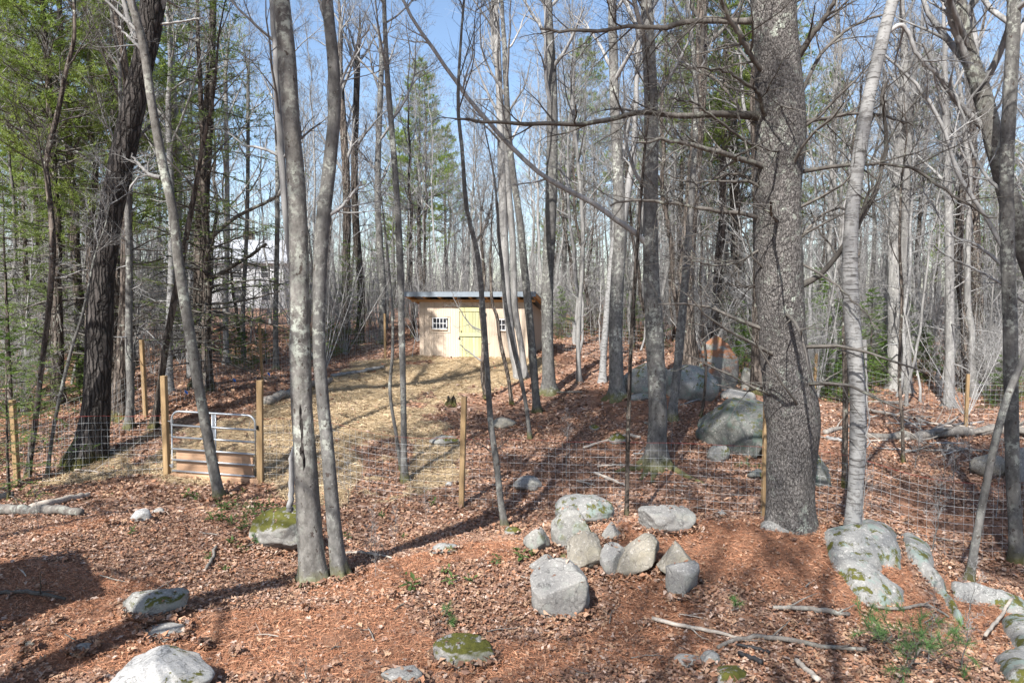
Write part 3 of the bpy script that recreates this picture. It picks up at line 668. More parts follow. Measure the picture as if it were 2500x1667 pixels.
def conifer_meshes(seed, h, r0, kind, cb=.2, rad=2.2, n1=70, n2=10, m=13, bl=.12, bw=.03, dead=10, top=.985, lean=.01, lf=.86):
    rg = np.random.default_rng(seed); n = 18; zz = np.linspace(0, 1, n)
    wob = np.cumsum(rg.normal(0, .02, (n, 2)), 0) * (h / 10); wob -= wob[0]; ld = rg.normal(0, lean, 2)
    P = np.stack([wob[:, 0] + ld[0]*zz*h, wob[:, 1] + ld[1]*zz*h, zz * h - .2], -1)[None]; R = (r0 * (1 - .93 * zz) * (1 + .4 * np.exp(-zz * h / .3)))[None]
    tv, tq = tube_arrays(P, R, 9, .05, seed); parts = []; 
    trop = {'pine': .03, 'hemlock': -.035, 'fir': .0}[kind]
    P1, R1 = grow(rg, P, R, n1, cb, top, {'pine': 75, 'hemlock': 82, 'fir': 78}[kind], rad, .3, 7, .08, trop, .006, lenfall=lf)
    parts.append(tube_arrays(P1, R1, 4))
    if dead:
        Pd, Rd = grow(rg, P, R, dead, .08, cb + .05, 88, rad * .6, .22, 5, .12, -.02, .005); parts.append(tube_arrays(Pd, Rd, 4))
        Pe, Re = grow(rg, Pd, Rd, 4, .3, 1, 50, rad * .2, .5, 4, .2, 0, .003); parts.append(tube_arrays(Pe, Re, 3))
    P2, R2 = grow(rg, P1, R1, n2, .18 if kind != 'pine' else .35, 1, 52, lens(P1) * .38, .5, 5, .1, 0 if kind != 'pine' else .06, .003, planar=True)
    parts.append(tube_arrays(P2, R2, 3)); v, q = merge(parts)
    if kind == 'pine':
        S, T = along(P2, m, .35, 1.0, rg); S = np.repeat(S, 8, 0); T = np.repeat(T, 8, 0)
        D = unit(T * .8 + .75 * rg.normal(size=S.shape) + [0, 0, .2]); fv, ft = blades(S, D, bl * (.7 + .6 * rg.random(len(S))), bw, rg)
    else:
        S, T = along(P2, m, .05, 1.0, rg); sg = np.where(np.arange(len(S)) % 2, 1., -1.)[:, None]
        lat = unit(np.cross(T, [0, 0, 1.]) + 1e-6); D = unit(T * .75 + lat * sg * .75 + .28 * rg.normal(size=S.shape) + ([0, 0, -.12] if kind == 'hemlock' else [0, 0, .1]))
        fv, ft = blades(S, D, bl * (.6 + .8 * rg.random(len(S))), bw, rg)
    return make_mesh('trunk', tv, quads=tq), make_mesh('branches', v, quads=q), make_mesh('foliage', fv, tris=ft, smooth=False)
def bare_tree(name, meshes, bm, cm=None):
    o = bpy.data.objects.new(name, None); COL.objects.link(o); o.empty_display_size = .2
    add('trunk', meshes[0], M[bm], o); add('crown', meshes[1], M[cm or 'twig'], o); return o
def con_tree(name, meshes, bm, fm):
    o = bpy.data.objects.new(name, None); COL.objects.link(o); o.empty_display_size = .2
    add('trunk', meshes[0], M[bm], o); add('branches', meshes[1], M['twig_dark'], o); add('foliage', meshes[2], M[fm], o); return o

# ------------------------------------------------------------------ trees traced one by one
BASES = []
def near_tree(name, label, path, bm, height=15, zc=None, n1=12, l1=2.6, n2=5, n3=5, limbs=(), group=None, k=18, flare=.8, fh=.16, lump=.07, stray=0, d=None, tilt=0., tw='twig', dead=0, crown_len=1.0, cat='tree'):
    seed = abs(hash(label)) % 1000 if False else sum(ord(c) for c in label) % 9973
    rg = np.random.default_rng(seed)
    b = ghit(path[0][0], path[0][1]); 
    if d is not None: b = pix(path[0][0], path[0][1], d); b[2] = gz1(b[0], b[1])
    d = b[1]; BASES.append(b[:2])
    px_ = [np.array([p[0], p[1], p[2]], float) for p in path]
    pts = [pix(p[0], p[1], d + tilt * (path[0][1] - p[1]) / 1000) for p in px_]; pts[0][2] = b[2]
    rad = [p[2] * K / 2 * d / F for p in px_]
    base = b.copy(); pts = [np.array([pts[0][0], pts[0][1], b[2] - .18])] + pts[0:] if False else pts
    nfr = 34; P = spline(np.array(pts), nfr); R = spline(np.array(rad)[:, None], nfr)[:, 0]
    P = np.concatenate([[P[0] - [0, 0, .2]], P]); R = np.concatenate([[R[0] * 1.05], R])
    topz = b[2] + height
    if P[-1, 2] < topz - .5:
        dr = unit(P[-1] - P[-4]); ne = 14; ex = []; q = P[-1].copy(); rr = R[-1]; st = (topz - q[2]) / ne; rs = []
        for i in range(ne):
            dr = unit(dr + [0, 0, .10] + .05 * rg.normal(size=3)); q = q + dr * st / max(dr[2], .5); ex.append(q.copy()); rs.append(rr * (1 - .93 * (i + 1) / ne))
        P = np.concatenate([P, ex]); R = np.concatenate([R, rs])
    P = P - base; o = empty(name, base, label, cat, group)
    hgt = np.maximum(P[:, 2], 0)
    v, q = tube_arrays(P[None], R[None], k, lump, seed % 17, (flare * np.exp(-hgt / fh))[None])
    add('trunk', make_mesh('trunk', v, quads=q), M[bm], o)
    parts = []; tp = []
    zs = P[:, 2]; zc = height * .5 if zc is None else zc
    t0 = float(np.argmax(zs > zc)) / (len(zs) - 1)
    if n1:
        P1, R1 = grow(rg, P[None], R[None], n1, max(t0, .1), .99, 40, l1 * crown_len, .5, 8, .09, .07, .012, lenfall=.4); parts.append(tube_arrays(P1, R1, 5))
        P2, R2 = grow(rg, P1, R1, n2, .2, 1, 40, lens(P1) * .42, .6, 6, .13, .05, .006); parts.append(tube_arrays(P2, R2, 4))
        P3, R3 = grow(rg, P2, R2, n3, .2, 1, 42, lens(P2) * .45, .6, 3, .14, .05, .004); parts.append(tube_arrays(P3, R3, 3)); S, T = along(P3, 5, .2, 1, rg); tp.append(blades(S, unit(T + .7 * rg.normal(size=S.shape)), .3 + .25 * rg.random(len(S)), .006, rg))
    if dead:
        Pd, Rd = grow(rg, P[None], R[None], dead, .2, max(t0, .3), 70, l1 * .45, .25, 6, .22, .0, .006); Rd = np.minimum(Rd, .016 * np.linspace(1, .3, 6)[None] * (1 + rg.random((len(Rd), 1)))); parts.append(tube_arrays(Pd, Rd, 4))
        Pe, Re = grow(rg, Pd, Rd, 5, .25, 1, 45, lens(Pd) * .4, .5, 4, .2, .02, .003); parts.append(tube_arrays(Pe, Re, 3))
    if parts:
        add('crown', mesh_qt('crown', parts, tp), M[tw], o)
    for lb in limbs:
        limb(o, base, d, lb, rg, M[tw])
    return o
def limb(o, base, d, lb, rg, m):
    """lb: dict(path=[(u,v,w)...], dd=end depth offset, sub=n, sl=sub length)"""
    p = lb['path']; n = 24; dd = lb.get('dd', 0.0); ds = lb.get('ds', 0.0); wz = len(p) - 1
    pts = np.array([pix(a[0], a[1], d + ds + dd * i / wz) for i, a in enumerate(p)]) - base
    rr = np.array([a[2] * K / 2 * d / F for a in p]); P = spline(pts, n); P += .012 * rg.normal(size=P.shape) * np.linspace(0, 1, n)[:, None]
    R = np.maximum(np.interp(np.linspace(0, wz, n), np.arange(wz + 1), rr), .003)
    parts = [tube_arrays(P[None], R[None], 8, .1, rg.random() * 9)]
    ns = lb.get('sub', 8)
    if ns:
        P1, R1 = grow(rg, P[None], R[None], ns, lb.get('s0', .25), 1, lb.get('ang', 48), lb.get('sl', .9), .5, 6, .16, lb.get('trop', .03), .004, lenfall=.3); parts.append(tube_arrays(P1, R1, 4))
        P2, R2 = grow(rg, P1, R1, 6, .2, 1, 42, lens(P1) * .45, .6, 4, .18, .02, .0028); parts.append(tube_arrays(P2, R2, 3))
        P3, R3 = grow(rg, P2, R2, 3, .3, 1, 42, lens(P2) * .5, .7, 3, .18, .02, .002); parts.append(tube_arrays(P3, R3, 3))
    v, q = merge(parts); add('limb', make_mesh('limb', v, quads=q), m, o)
NT = near_tree
# left side
NT('oak_tree', 'thick dark furrowed oak leaning right beside the wire fence', [(196,1062,78),(212,1000,62),(222,900,56),(228,780,56),(236,640,50),(250,520,50),(268,420,50),(292,310,52),(318,190,46),(338,100,46),(352,0,50)], 'bark_oak', 17, 9, 12, 3.2, k=26, flare=.55, fh=.35, lump=.09,
   limbs=[dict(path=[(352,40,26),(375,-10,22),(420,-90,18)], sub=6), dict(path=[(322,110,14),(300,60,12),(285,0,10),(270,-80,8)], sub=4), dict(path=[(250,640,4),(200,620,3.5),(140,640,2)], sub=5, sl=.6), dict(path=[(330,60,6),(420,50,5),(470,40,3)], sub=4, sl=.5)])
NT('maple_tree', 'slender grey maple leaning left in front of the metal gate', [(505,1146,28),(497,1110,24),(478,1010,23),(455,880,23),(432,740,23),(410,600,22),(396,480,20),(372,370,20),(346,220,18),(330,110,18),(312,40,17),(300,0,17)], 'bark_maple', 14, 8, 9, 2.2, flare=.3,
   limbs=[dict(path=[(368,408,11),(345,402,9),(325,385,7),(300,350,4)], sub=5, sl=.5), dict(path=[(332,120,9),(300,90,6),(270,60,4)], sub=5, sl=.5)])
NT('maple_tree', 'tall grey maple with a long bark seam, larger of the pair on the leafy slope', [(722,1345,70),(716,1270,60),(706,1150,55),(697,1000,50),(690,850,46),(688,700,45),(686,550,42),(680,420,40),(668,280,39),(660,140,38),(650,40,37),(646,0,36)], 'bark_maple', 17, 8.5, 13, 3.0, k=24, flare=.6, fh=.16, lump=.08,
   limbs=[dict(path=[(668,600,15),(655,480,16),(648,380,17),(640,260,16),(632,120,15),(625,0,13),(615,-150,10)], ds=.2, dd=.3, sub=7, sl=1.1), dict(path=[(690,1000,14),(672,1050,14),(668,1150,15),(664,1170,16)], ds=.35, sub=0)])
SEAM = bpy.data.objects[[o.name for o in COL.objects if o.get('label', '').startswith('tall grey maple with a long bark seam')][0]]
limb(SEAM, np.array(SEAM.location), SEAM.location[1], dict(path=[(690,890,3),(691,950,10),(696,1040,13),(701,1120,12),(706,1200,9),(712,1290,4)], ds=-.095, sub=0), np.random.default_rng(2), M['bark_oak'])
NT('maple_tree', 'lichen spotted grey maple close beside the seamed maple trunk', [(783,1330,44),(776,1280,35),(764,1170,32),(752,1030,31),(740,900,29),(732,760,29),(735,620,31),(742,510,32),(757,380,29),(768,260,28),(766,150,26),(757,60,25),(752,0,24)], 'bark_grey', 16, 7.5, 13, 2.8, k=20, flare=.6, fh=.14, lump=.09,
   limbs=[dict(path=[(748,500,9),(790,470,7),(830,420,5)], sub=5, sl=.6), dict(path=[(768,230,7),(800,150,5),(850,60,4)], sub=6, sl=.8), dict(path=[(760,80,10),(740,20,8),(720,-60,6)], sub=4)])
NT('sapling', 'thin dark curving sapling left of the leaning oak', [(62,1088,13),(82,960,12),(96,840,11),(113,700,12),(122,560,13),(110,420,11),(106,370,11),(135,250,10),(150,170,9),(170,90,8),(170,0,7)], 'bark_brown', 8.5, 4.5, 8, 1.3, dead=8, k=10, d=13.2, tw='twig_dark')
NT('sapling', 'pale thin sapling bent right beside the left end fence post', [(108,1095,9),(122,990,8),(140,900,8),(165,800,7),(190,720,6),(215,600,5)], 'bark_grey', 6, 3.5, 6, .9, dead=5, k=8)
NT('maple_tree', 'straight slim grey trunk on the bank between the oak and the hinge post', [(296,985,19),(300,900,17),(296,780,16),(297,640,15),(294,520,13),(290,400,11)], 'bark_grey', 12, 5, 10, 1.8, dead=6, k=12)
NT('pine_tree', 'brown stringy barked trunk standing behind the leaning oak', [(268,965,42),(276,900,34),(284,800,30),(290,650,26),(292,480,22),(296,300,18)], 'bark_brown', 13, 6, 12, 2.0, dead=8, k=14, tw='twig_dark')
NT('maple_tree', 'thin dark trunk leaning right behind the hinge post', [(352,985,17),(366,900,15),(380,800,15),(398,700,15),(410,640,14),(440,480,12),(458,380,10)], 'bark_brown', 10, 5, 8, 1.8, k=10, tw='twig_dark')
HEML = NT('hemlock_tree', 'stout dark hemlock trunk behind the leaning maple', [(462,888,44),(464,820,36),(462,700,34),(462,560,30),(468,420,27),(476,300,24),(484,150,19),(490,0,14)], 'bark_brown', 15, 30, 0, k=16, dead=26, l1=3.2, tw='twig_dark',
   limbs=[dict(path=[(472,650,12),(520,620,10),(570,590,8),(610,560,7)], sub=6, sl=.9), dict(path=[(470,560,10),(540,500,9),(620,460,7),(650,440,5)], sub=6, sl=1.0), dict(path=[(470,700,7),(560,690,5),(640,670,3)], sub=7, sl=.8)])
# centre
NT('sapling', 'slim grey sapling with a mossy foot standing in the straw', [(930,1106,19),(928,1050,15),(926,900,14),(922,740,15),(919,600,16),(910,430,14),(900,300,13),(890,180,12),(884,60,10),(882,0,9)], 'bark_grey', 11.5, 6, 9, 1.7, k=12)
NT('sapling', 'thin crooked sapling leaning left at the edge of the straw', [(922,1085,9),(910,1000,8),(896,900,8),(902,800,7),(900,700,6),(888,560,5)], 'bark_grey', 6.5, 4, 6, 1.0, k=8)
NT('sapling', 'pale smooth sapling with small twigs beside the lone timber post', [(1160,1216,17),(1150,1150,15),(1140,1060,15),(1128,980,14),(1122,900,13),(1116,800,12),(1108,700,12),(1096,580,11),(1072,480,10),(1062,350,9),(1052,240,8),(1058,100,6),(1066,0,5)], 'bark_grey', 10, 6, 8, 1.4, k=12, tw='twig_dark',
   limbs=[dict(path=[(1136,1035,3),(1155,1020,2.5),(1175,1000,1.5)], sub=3, sl=.2), dict(path=[(1132,1040,3.5),(1110,1025,2.5),(1090,1015,1.5)], sub=4, sl=.2), dict(path=[(1090,560,6),(1115,520,5),(1128,470,3)], sub=5, sl=.5)])
NT('sapling', 'dark thin sapling in front of the shed door', [(1118,912,13),(1108,860,10),(1110,780,9),(1104,700,9),(1112,640,8),(1106,560,6)], 'bark_brown', 7, 3.6, 7, 1.1, k=9, dead=4, d=20.5,
   limbs=[dict(path=[(1108,760,4),(1080,745,3),(1050,700,2),(1030,650,1.5)], sub=6, sl=.5), dict(path=[(1107,830,4),(1080,810,3),(1055,790,1.5)], sub=5, sl=.4)])
NT('sapling', 'curving dark sapling in front of the right shed window', [(1176,916,10),(1166,860,9),(1150,790,9),(1142,730,8),(1130,690,7),(1126,600,6)], 'bark_brown', 7, 4, 6, 1.1, k=8, d=20)
NT('maple_tree', 'straight dark grey trunk crossing the right corner of the shed', [(1234,948,22),(1230,900,18),(1222,800,18),(1213,700,18),(1203,600,17),(1193,500,16),(1178,400,15),(1168,300,14),(1160,150,12)], 'bark_grey', 14, 7, 9, 2.2, k=12)
NT('sapling', 'long thin crooked stem at the edge of the leaf hollow behind the shed side', [(1218,1010,9),(1208,930,9),(1192,850,10),(1180,800,10),(1168,740,10),(1160,690,9),(1152,600,8)], 'bark_grey', 8, 4, 6, 1.2, k=8)
NT('maple_tree', 'grey twin trunk just before the shed, paler of two', [(1192,868,20),(1178,800,20),(1165,700,20),(1160,600,19),(1154,450,18),(1148,250,16),(1140,50,14)], 'bark_far', 14, 7.5, 10, 2.2, k=10)
NT('maple_tree', 'slim pale trunk leaning left at the shed front corner', [(1206,866,15),(1198,800,14),(1182,700,15),(1178,560,15),(1166,420,15),(1152,250,13),(1130,50,10)], 'bark_far', 13, 7, 9, 2.0, k=10)
NT('maple_tree', 'upright pale grey trunk with a mossy foot beside the shed', [(1262,905,38),(1260,860,29),(1257,760,27),(1258,640,27),(1264,500,27),(1268,350,25),(1268,200,23),(1262,80,20),(1258,0,18)], 'bark_grey', 17, 8.5, 12, 2.8, k=14)
NT('birch_tree', 'slender white birch leaning right behind the leaf hollow', [(1384,878,19),(1386,820,16),(1392,740,15),(1400,650,15),(1408,570,14),(1418,470,12)], 'bark_birch', 11, 6, 8, 1.8, k=10)
NT('maple_tree', 'sturdy grey trunk between the white birch and the boulders', [(1418,918,42),(1416,870,34),(1414,760,32),(1418,640,31),(1424,540,29),(1420,400,25),(1412,250,22),(1408,100,20),(1406,0,18)], 'bark_grey', 17, 8, 12, 2.8, k=14,
   limbs=[dict(path=[(1424,560,18),(1440,450,16),(1455,350,14),(1462,200,11),(1470,50,9)], sub=5)])
ASH = NT('maple_tree', 'large grey trunk with spreading mossy roots before the boulders', [(1508,1072,56),(1509,1030,46),(1511,950,42),(1507,850,41),(1502,750,40),(1496,640,36),(1494,500,33),(1496,350,32),(1494,200,30),(1488,80,28),(1484,0,26)], 'bark_grey', 17, 7.5, 12, 3.0, k=22, flare=.8, fh=.18,
   limbs=[dict(path=[(1494,570,15),(1460,535,13),(1420,508,12.5),(1370,472,12),(1310,440,11.5),(1250,405,11),(1190,352,10.5),(1140,300,10),(1090,245,9.5),(1040,180,9),(990,105,8),(945,35,7),(915,-20,6)], dd=-.6, sub=9, sl=1.3, s0=.3),
          
          dict(path=[(1494,440,10),(1460,400,8),(1440,330,6),(1430,250,4)], sub=6, sl=.9), dict(path=[(1495,250,9),(1530,190,8),(1570,120,6),(1600,40,5)], sub=6, sl=.9)])
def root(o, path):
    ob = np.array(o.location); P = []; R = []
    for i, (u, v, w) in enumerate(path):
        g = ghit(u, v); r_ = w * K / 2 * g[1] / F; P.append(g + [0, 0, r_ * (.9 if i == 0 else .35)]); R.append(r_)
    P = spline(np.array(P), 12) - ob; R = np.interp(np.linspace(0, len(R)-1, 12), np.arange(len(R)), R); v, q = tube_arrays(P[None], R[None], 8, .15, path[0][0]); add('root', make_mesh('root', v, quads=q), M['bark_grey'], o)
for pth in ([(1506,1066,26),(1475,1078,16),(1440,1080,12),(1405,1088,5)], [(1516,1068,28),(1550,1082,17),(1585,1100,11),(1620,1112,5)], [(1508,1076,24),(1502,1092,16),(1496,1112,7)], [(1498,1070,22),(1480,1092,12),(1470,1104,6)]): root(ASH, pth)
NT('sapling', 'straight thin stem standing behind the fire ring boulders', [(1439,1212,10),(1441,1080,10),(1444,940,10),(1449,800,9),(1456,680,9),(1464,560,8),(1474,430,7),(1482,330,6)], 'bark_brown', 8, 5.5, 6, 1.1, k=9, d=10.6, tw='twig_dark')
NT('maple_tree', 'dark slanting slim trunk in front of the lichen boulders', [(1543,966,22),(1550,900,20),(1562,780,20),(1572,660,18),(1582,540,16),(1592,400,13),(1600,250,11)], 'bark_grey', 13, 7, 9, 2.0, k=10)
NT('pine_tree', 'brown pine trunk rising behind the lichen boulders', [(1590,862,54),(1582,820,44),(1576,720,38),(1578,600,36),(1590,450,32),(1602,300,30),(1610,150,27),(1612,0,24)], 'bark_brown', 18, 9, 14, 2.4, k=14, dead=14, tw='twig_dark')
NT('sapling', 'thin twiggy sapling in front of the split dark boulder', [(1608,990,7),(1616,920,7),(1622,840,6),(1616,770,6),(1610,700,5)], 'bark_brown', 5.5, 2.2, 7, 1.0, k=7, d=16.5)
# right
PINE = NT('pine_tree', 'massive white pine trunk with bare dead branches beside the rock outcrop', [(1816,1203,118),(1814,1150,106),(1818,1060,108),(1823,980,114),(1818,930,118),(1806,860,106),(1796,760,103),(1789,640,103),(1786,520,100),(1787,420,103),(1792,330,108),(1790,240,103),(1784,120,97),(1776,0,94)], 'bark_pine', 22, 11, 26, 3.2, k=40, flare=.12, fh=.3, lump=.07, tw='twig_dark', dead=34,
   limbs=[dict(path=[(1752,268,24),(1690,264,17),(1640,262,15),(1560,268,13),(1480,258,12),(1420,270,11),(1340,284,10),(1250,288,9),(1180,286,8),(1120,280,6.5),(1045,275,4)], dd=-.5, sub=12, sl=.7, s0=.3),
     dict(path=[(1748,44,18),(1700,50,15),(1640,48,14),(1580,50,13),(1520,64,12),(1460,60,10),(1390,70,9),(1310,72,8),(1240,66,5)], dd=.4, sub=12, sl=.8, s0=.3),
     dict(path=[(1790,398,16),(1740,378,13),(1690,362,12),(1640,345,11),(1580,332,9),(1520,322,7),(1460,330,4)], dd=-.9, sub=12, sl=.9, s0=.2),
     dict(path=[(1760,505,11),(1700,490,9),(1640,484,8),(1560,470,7),(1480,462,6),(1400,470,4)], dd=-.4, sub=12, sl=.9, s0=.2),
     dict(path=[(1838,656,18),(1862,645,14),(1890,625,13),(1920,590,12),(1955,545,12),(1985,490,11),(2010,440,11),(2030,370,10),(2038,310,9),(2030,250,8),(2034,190,6)], dd=-.3, sub=9, sl=.8, s0=.3),
     dict(path=[(1838,395,11),(1900,385,9),(1960,378,8),(2040,378,7),(2110,392,7),(2160,430,6),(2220,470,5),(2290,505,3)], dd=-.6, sub=10, sl=.9, s0=.2),
     dict(path=[(1842,280,10),(1900,272,8),(1960,262,7),(2030,266,6),(2100,290,4)], dd=.7, sub=10, sl=.9, s0=.2),
     dict(path=[(1780,190,13),(1740,150,11),(1710,105,10),(1680,50,9),(1650,-10,8)], dd=-.5, sub=8, sl=.9),
     dict(path=[(1795,285,12),(1755,262,10),(1745,220,9),(1720,195,8),(1670,165,6),(1600,150,4)], dd=-.7, sub=10, sl=.8),
     dict(path=[(1775,330,8),(1700,250,7),(1640,180,6),(1560,150,4)], dd=.5, sub=10, sl=.9), dict(path=[(1760,430,7),(1690,400,6),(1600,420,4),(1530,400,3)], dd=.6, sub=10, sl=.8),
     dict(path=[(1750,350,7),(1680,300,6),(1600,240,5),(1540,230,3)], dd=-.9, sub=10, sl=.8), dict(path=[(1830,560,7),(1880,500,6),(1930,480,5),(2010,500,3)], dd=.5, sub=9, sl=.7),
     dict(path=[(1765,560,7),(1700,600,5),(1640,610,4),(1570,590,2.5)], dd=-.3, sub=9, sl=.7), dict(path=[(1765,640,6),(1720,660,5),(1660,650,3)], dd=.4, sub=7, sl=.6),
     dict(path=[(1835,130,14),(1860,90,12),(1900,30,10),(1930,-20,8)], dd=-.4, sub=7, sl=.8), dict(path=[(1842,210,9),(1890,120,8),(1960,60,6),(2040,30,5)], dd=.3, sub=9, sl=.9), dict(path=[(1830,600,6),(1900,640,5),(1960,690,4),(2020,760,2.5)], dd=-.6, sub=7, sl=.5)])
NT('birch_tree', 'silver barked birch leaning right beside the massive pine', [(1958,1218,40),(1962,1150,35),(1970,1040,36),(1971,920,34),(1962,800,35),(1954,680,34),(1953,560,32),(1962,440,31),(1978,330,30),(1996,220,28),(2022,110,27),(2045,20,25),(2052,0,25)], 'bark_birch', 15, 6.2, 12, 2.8, k=18, flare=.15,
   limbs=[dict(path=[(1985,780,10),(1990,850,4),(1997,1030,3)], ds=-.25, sub=0), dict(path=[(2030,80,12),(2075,60,10),(2110,130,9),(2150,170,8)], sub=3)])
NT('sapling', 'thin dark stem pressed against the silver birch', [(1944,1010,13),(1942,900,13),(1940,780,12),(1944,640,10),(1950,480,8),(1960,330,6)], 'bark_brown', 8, 5, 7, 1.2, k=9, d=12.5, tw='twig_dark')
NT('maple_tree', 'straight dark grey maple trunk speckled white in the right hollow', [(2336,1292,34),(2333,1230,29),(2326,1080,29),(2322,900,29),(2320,740,29),(2314,560,29),(2312,400,28),(2318,250,28),(2326,100,27),(2330,0,26)], 'bark_grey', 15, 7, 11, 2.8, k=18, flare=.3,
   limbs=[dict(path=[(2316,590,11),(2290,545,10),(2265,500,9),(2225,440,9),(2190,370,9),(2170,300,8),(2130,230,8),(2080,170,7),(2010,110,5)], dd=.5, sub=9, sl=.9), dict(path=[(2316,450,9),(2280,420,8),(2250,380,7),(2220,300,6),(2190,180,5)], dd=.8, sub=9, sl=.8)])
NT('maple_tree', 'thin dark trunk leaning right across the speckled maple', [(2226,1335,19),(2240,1250,17),(2262,1130,17),(2280,1040,17),(2305,940,16),(2330,870,15),(2365,790,14),(2430,620,13)], 'bark_grey', 9, 6, 8, 2.0, k=12)
NT('maple_tree', 'heavy pale limb of a maple arching up left over the right hollow', [(2440,1000,60),(2420,830,52),(2385,660,46),(2350,560,42),(2318,460,42),(2298,380,40),(2272,280,38),(2248,190,36),(2220,110,34),(2205,40,32),(2200,0,32)], 'bark_maple', 13, 6, 12, 2.8, k=18, d=10.8,
   limbs=[dict(path=[(2352,560,22),(2320,440,20),(2290,330,18),(2260,220,17),(2240,120,16),(2225,20,14)], dd=.8, sub=4), dict(path=[(2240,180,16),(2210,110,14),(2185,50,12),(2170,-20,10)], dd=-.3, sub=6, sl=.8),
          dict(path=[(2330,640,8),(2290,600,7),(2240,560,6),(2190,540,5),(2140,470,4),(2110,420,3)], dd=.5, sub=9, sl=.8), dict(path=[(2360,700,6),(2280,640,5),(2200,600,4),(2130,560,3)], dd=-.5, sub=9, sl=.7)])
NT('sapling', 'very thin dark stem rising from the shaded leaf hollow', [(2074,1065,8),(2072,960,8),(2066,880,8),(2068,780,7),(2072,680,7),(2066,560,6),(2070,420,5)], 'bark_brown', 8, 4, 7, 1.1, k=8, tw='twig_dark', dead=5)
for i, (u, v, w, hgt, bm, lab) in enumerate([
    (2058,895,30,16,'bark_far','broad pale trunk beyond the fallen log, nearest the young firs'), (2085,905,18,14,'bark_far','slim pale trunk close beside the broad one past the fallen log'),
    (2178,935,20,15,'bark_far','pale straight trunk behind the fallen log with bare vines'), (2215,900,20,15,'bark_brown','reddish trunk behind the orange stake'), (2250,895,24,15,'bark_brown','dark reddish pine trunk at the edge of the right woods'),
    (1330,880,10,10,'bark_far','pale slim sapling at the top of the leaf hollow'), (1740,905,30,16,'bark_brown','dark trunk half hidden behind the massive pine'), (1700,800,26,17,'bark_brown','brown pine trunk behind the tall standing rock'),
    (390,905,16,12,'bark_birch','pale birch trunk behind the hinge post'), (520,838,12,13,'bark_far','slim trunk on the bank beyond the latch post'), (560,830,10,12,'bark_grey','thin trunk before the distant white house'), (635,850,12,13,'bark_grey','thin dark trunk in front of the distant house'),
    (790,800,20,16,'bark_brown','dark trunk left of the shed behind the pair of maples'), (825,790,18,15,'bark_brown','dark leaning trunk beside the young hemlock'), (877,790,16,15,'bark_grey','dark straight trunk left of the shed post')]):
    px_ = [(u, v, w * 1.15), (u + random.uniform(-4, 4), v - 120, w), (u + random.uniform(-14, 14), v - 350, w * .9), (u + random.uniform(-25, 25), v - 650, w * .75)]
    NT('maple_tree' if bm not in ('bark_brown', 'bark_birch') else ('pine_tree' if bm == 'bark_brown' else 'birch_tree'), lab, px_, bm, hgt, hgt * .42, 12, 2.6, k=10, dead=6)

# ------------------------------------------------------------------ woods: prototypes and copies
BARE = [bare_tree('bare_tree', bare_meshes(11, 17, .105), 'bark_far'), bare_tree('bare_tree', bare_meshes(12, 15, .08, .5, 17, 2.6), 'bark_far'), bare_tree('bare_tree', bare_meshes(13, 18, .135, .38, 22, 3.6), 'bark_grey'),
        bare_tree('bare_tree', bare_meshes(14, 14, .062, .45, 16, 2.3), 'bark_grey'), bare_tree('bare_tree', bare_meshes(15, 16, .105, .35, 20, 3.0), 'bark_brown'), bare_tree('bare_tree', bare_meshes(16, 16, .085, .5, 18, 2.8), 'bark_birch')]
SAPL = [bare_tree('bare_sapling', bare_meshes(21, 7, .04, .3, 14, 1.2, 6, 5, 2, k=6, dead=5), 'bark_far'), bare_tree('bare_sapling', bare_meshes(22, 5, .028, .25, 13, 1.0, 6, 5, 2, k=6, dead=5), 'bark_grey'), bare_tree('bare_sapling', bare_meshes(23, 9, .05, .4, 14, 1.4, 6, 5, 2, k=6, dead=6), 'bark_far')]
PINES = [con_tree('white_pine', conifer_meshes(31, 17, .19, 'pine', .42, 3.0, 105, 10, 5, .17, .024, 26), 'bark_brown', 'pine_green'), con_tree('white_pine', conifer_meshes(32, 14, .15, 'pine', .3, 2.7, 100, 10, 5, .17, .024, 18), 'bark_brown', 'pine_green')]
PINES.append(con_tree('white_pine', conifer_meshes(33, 21, .24, 'pine', .63, 4.6, 120, 13, 5, .20, .036, 22, lf=.6), 'bark_brown', 'pine_green'))
HEMS = [con_tree('hemlock_tree', conifer_meshes(41, 12, .13, 'hemlock', .12, 2.7, 90, 12, 12, .10, .024, 20), 'bark_brown', 'hemlock_green'), con_tree('hemlock_tree', conifer_meshes(42, 7, .07, 'hemlock', .08, 1.9, 66, 11, 12, .09, .022, 8), 'bark_brown', 'hemlock_green')]
FIRS = [con_tree('young_fir', conifer_meshes(51, 3.0, .035, 'fir', .06, 1.0, 60, 9, 12, .07, .016, 0), 'bark_brown', 'fir_green'), con_tree('young_fir', conifer_meshes(52, 1.7, .022, 'fir', .04, .75, 44, 9, 12, .06, .015, 0), 'bark_brown', 'fir_green')]
PROTO_USED = set()
def place(proto, x, y, s, label, cat, group=None, rz=None, tilt=.0, dz=0):
    o = proto if proto.name not in PROTO_USED else copy_tree(proto)
    PROTO_USED.add(proto.name) if o is proto else None
    o.location = (x, y, gz1(x, y) - .03 + dz); o.scale = (s, s, s)
    o.rotation_euler = (random.gauss(0, tilt), random.gauss(0, tilt), random.uniform(0, 6.28) if rz is None else rz)
    return tag(o, label, cat, group)
def at(u, d): return pix(u, 800, d)[0], d
G_P = 'white pines in the woods'; G_H = 'hemlocks in the woods'; G_F = 'young firs under the trees'; G_B = 'bare trees in the woods'; G_S = 'bare saplings in the woods'
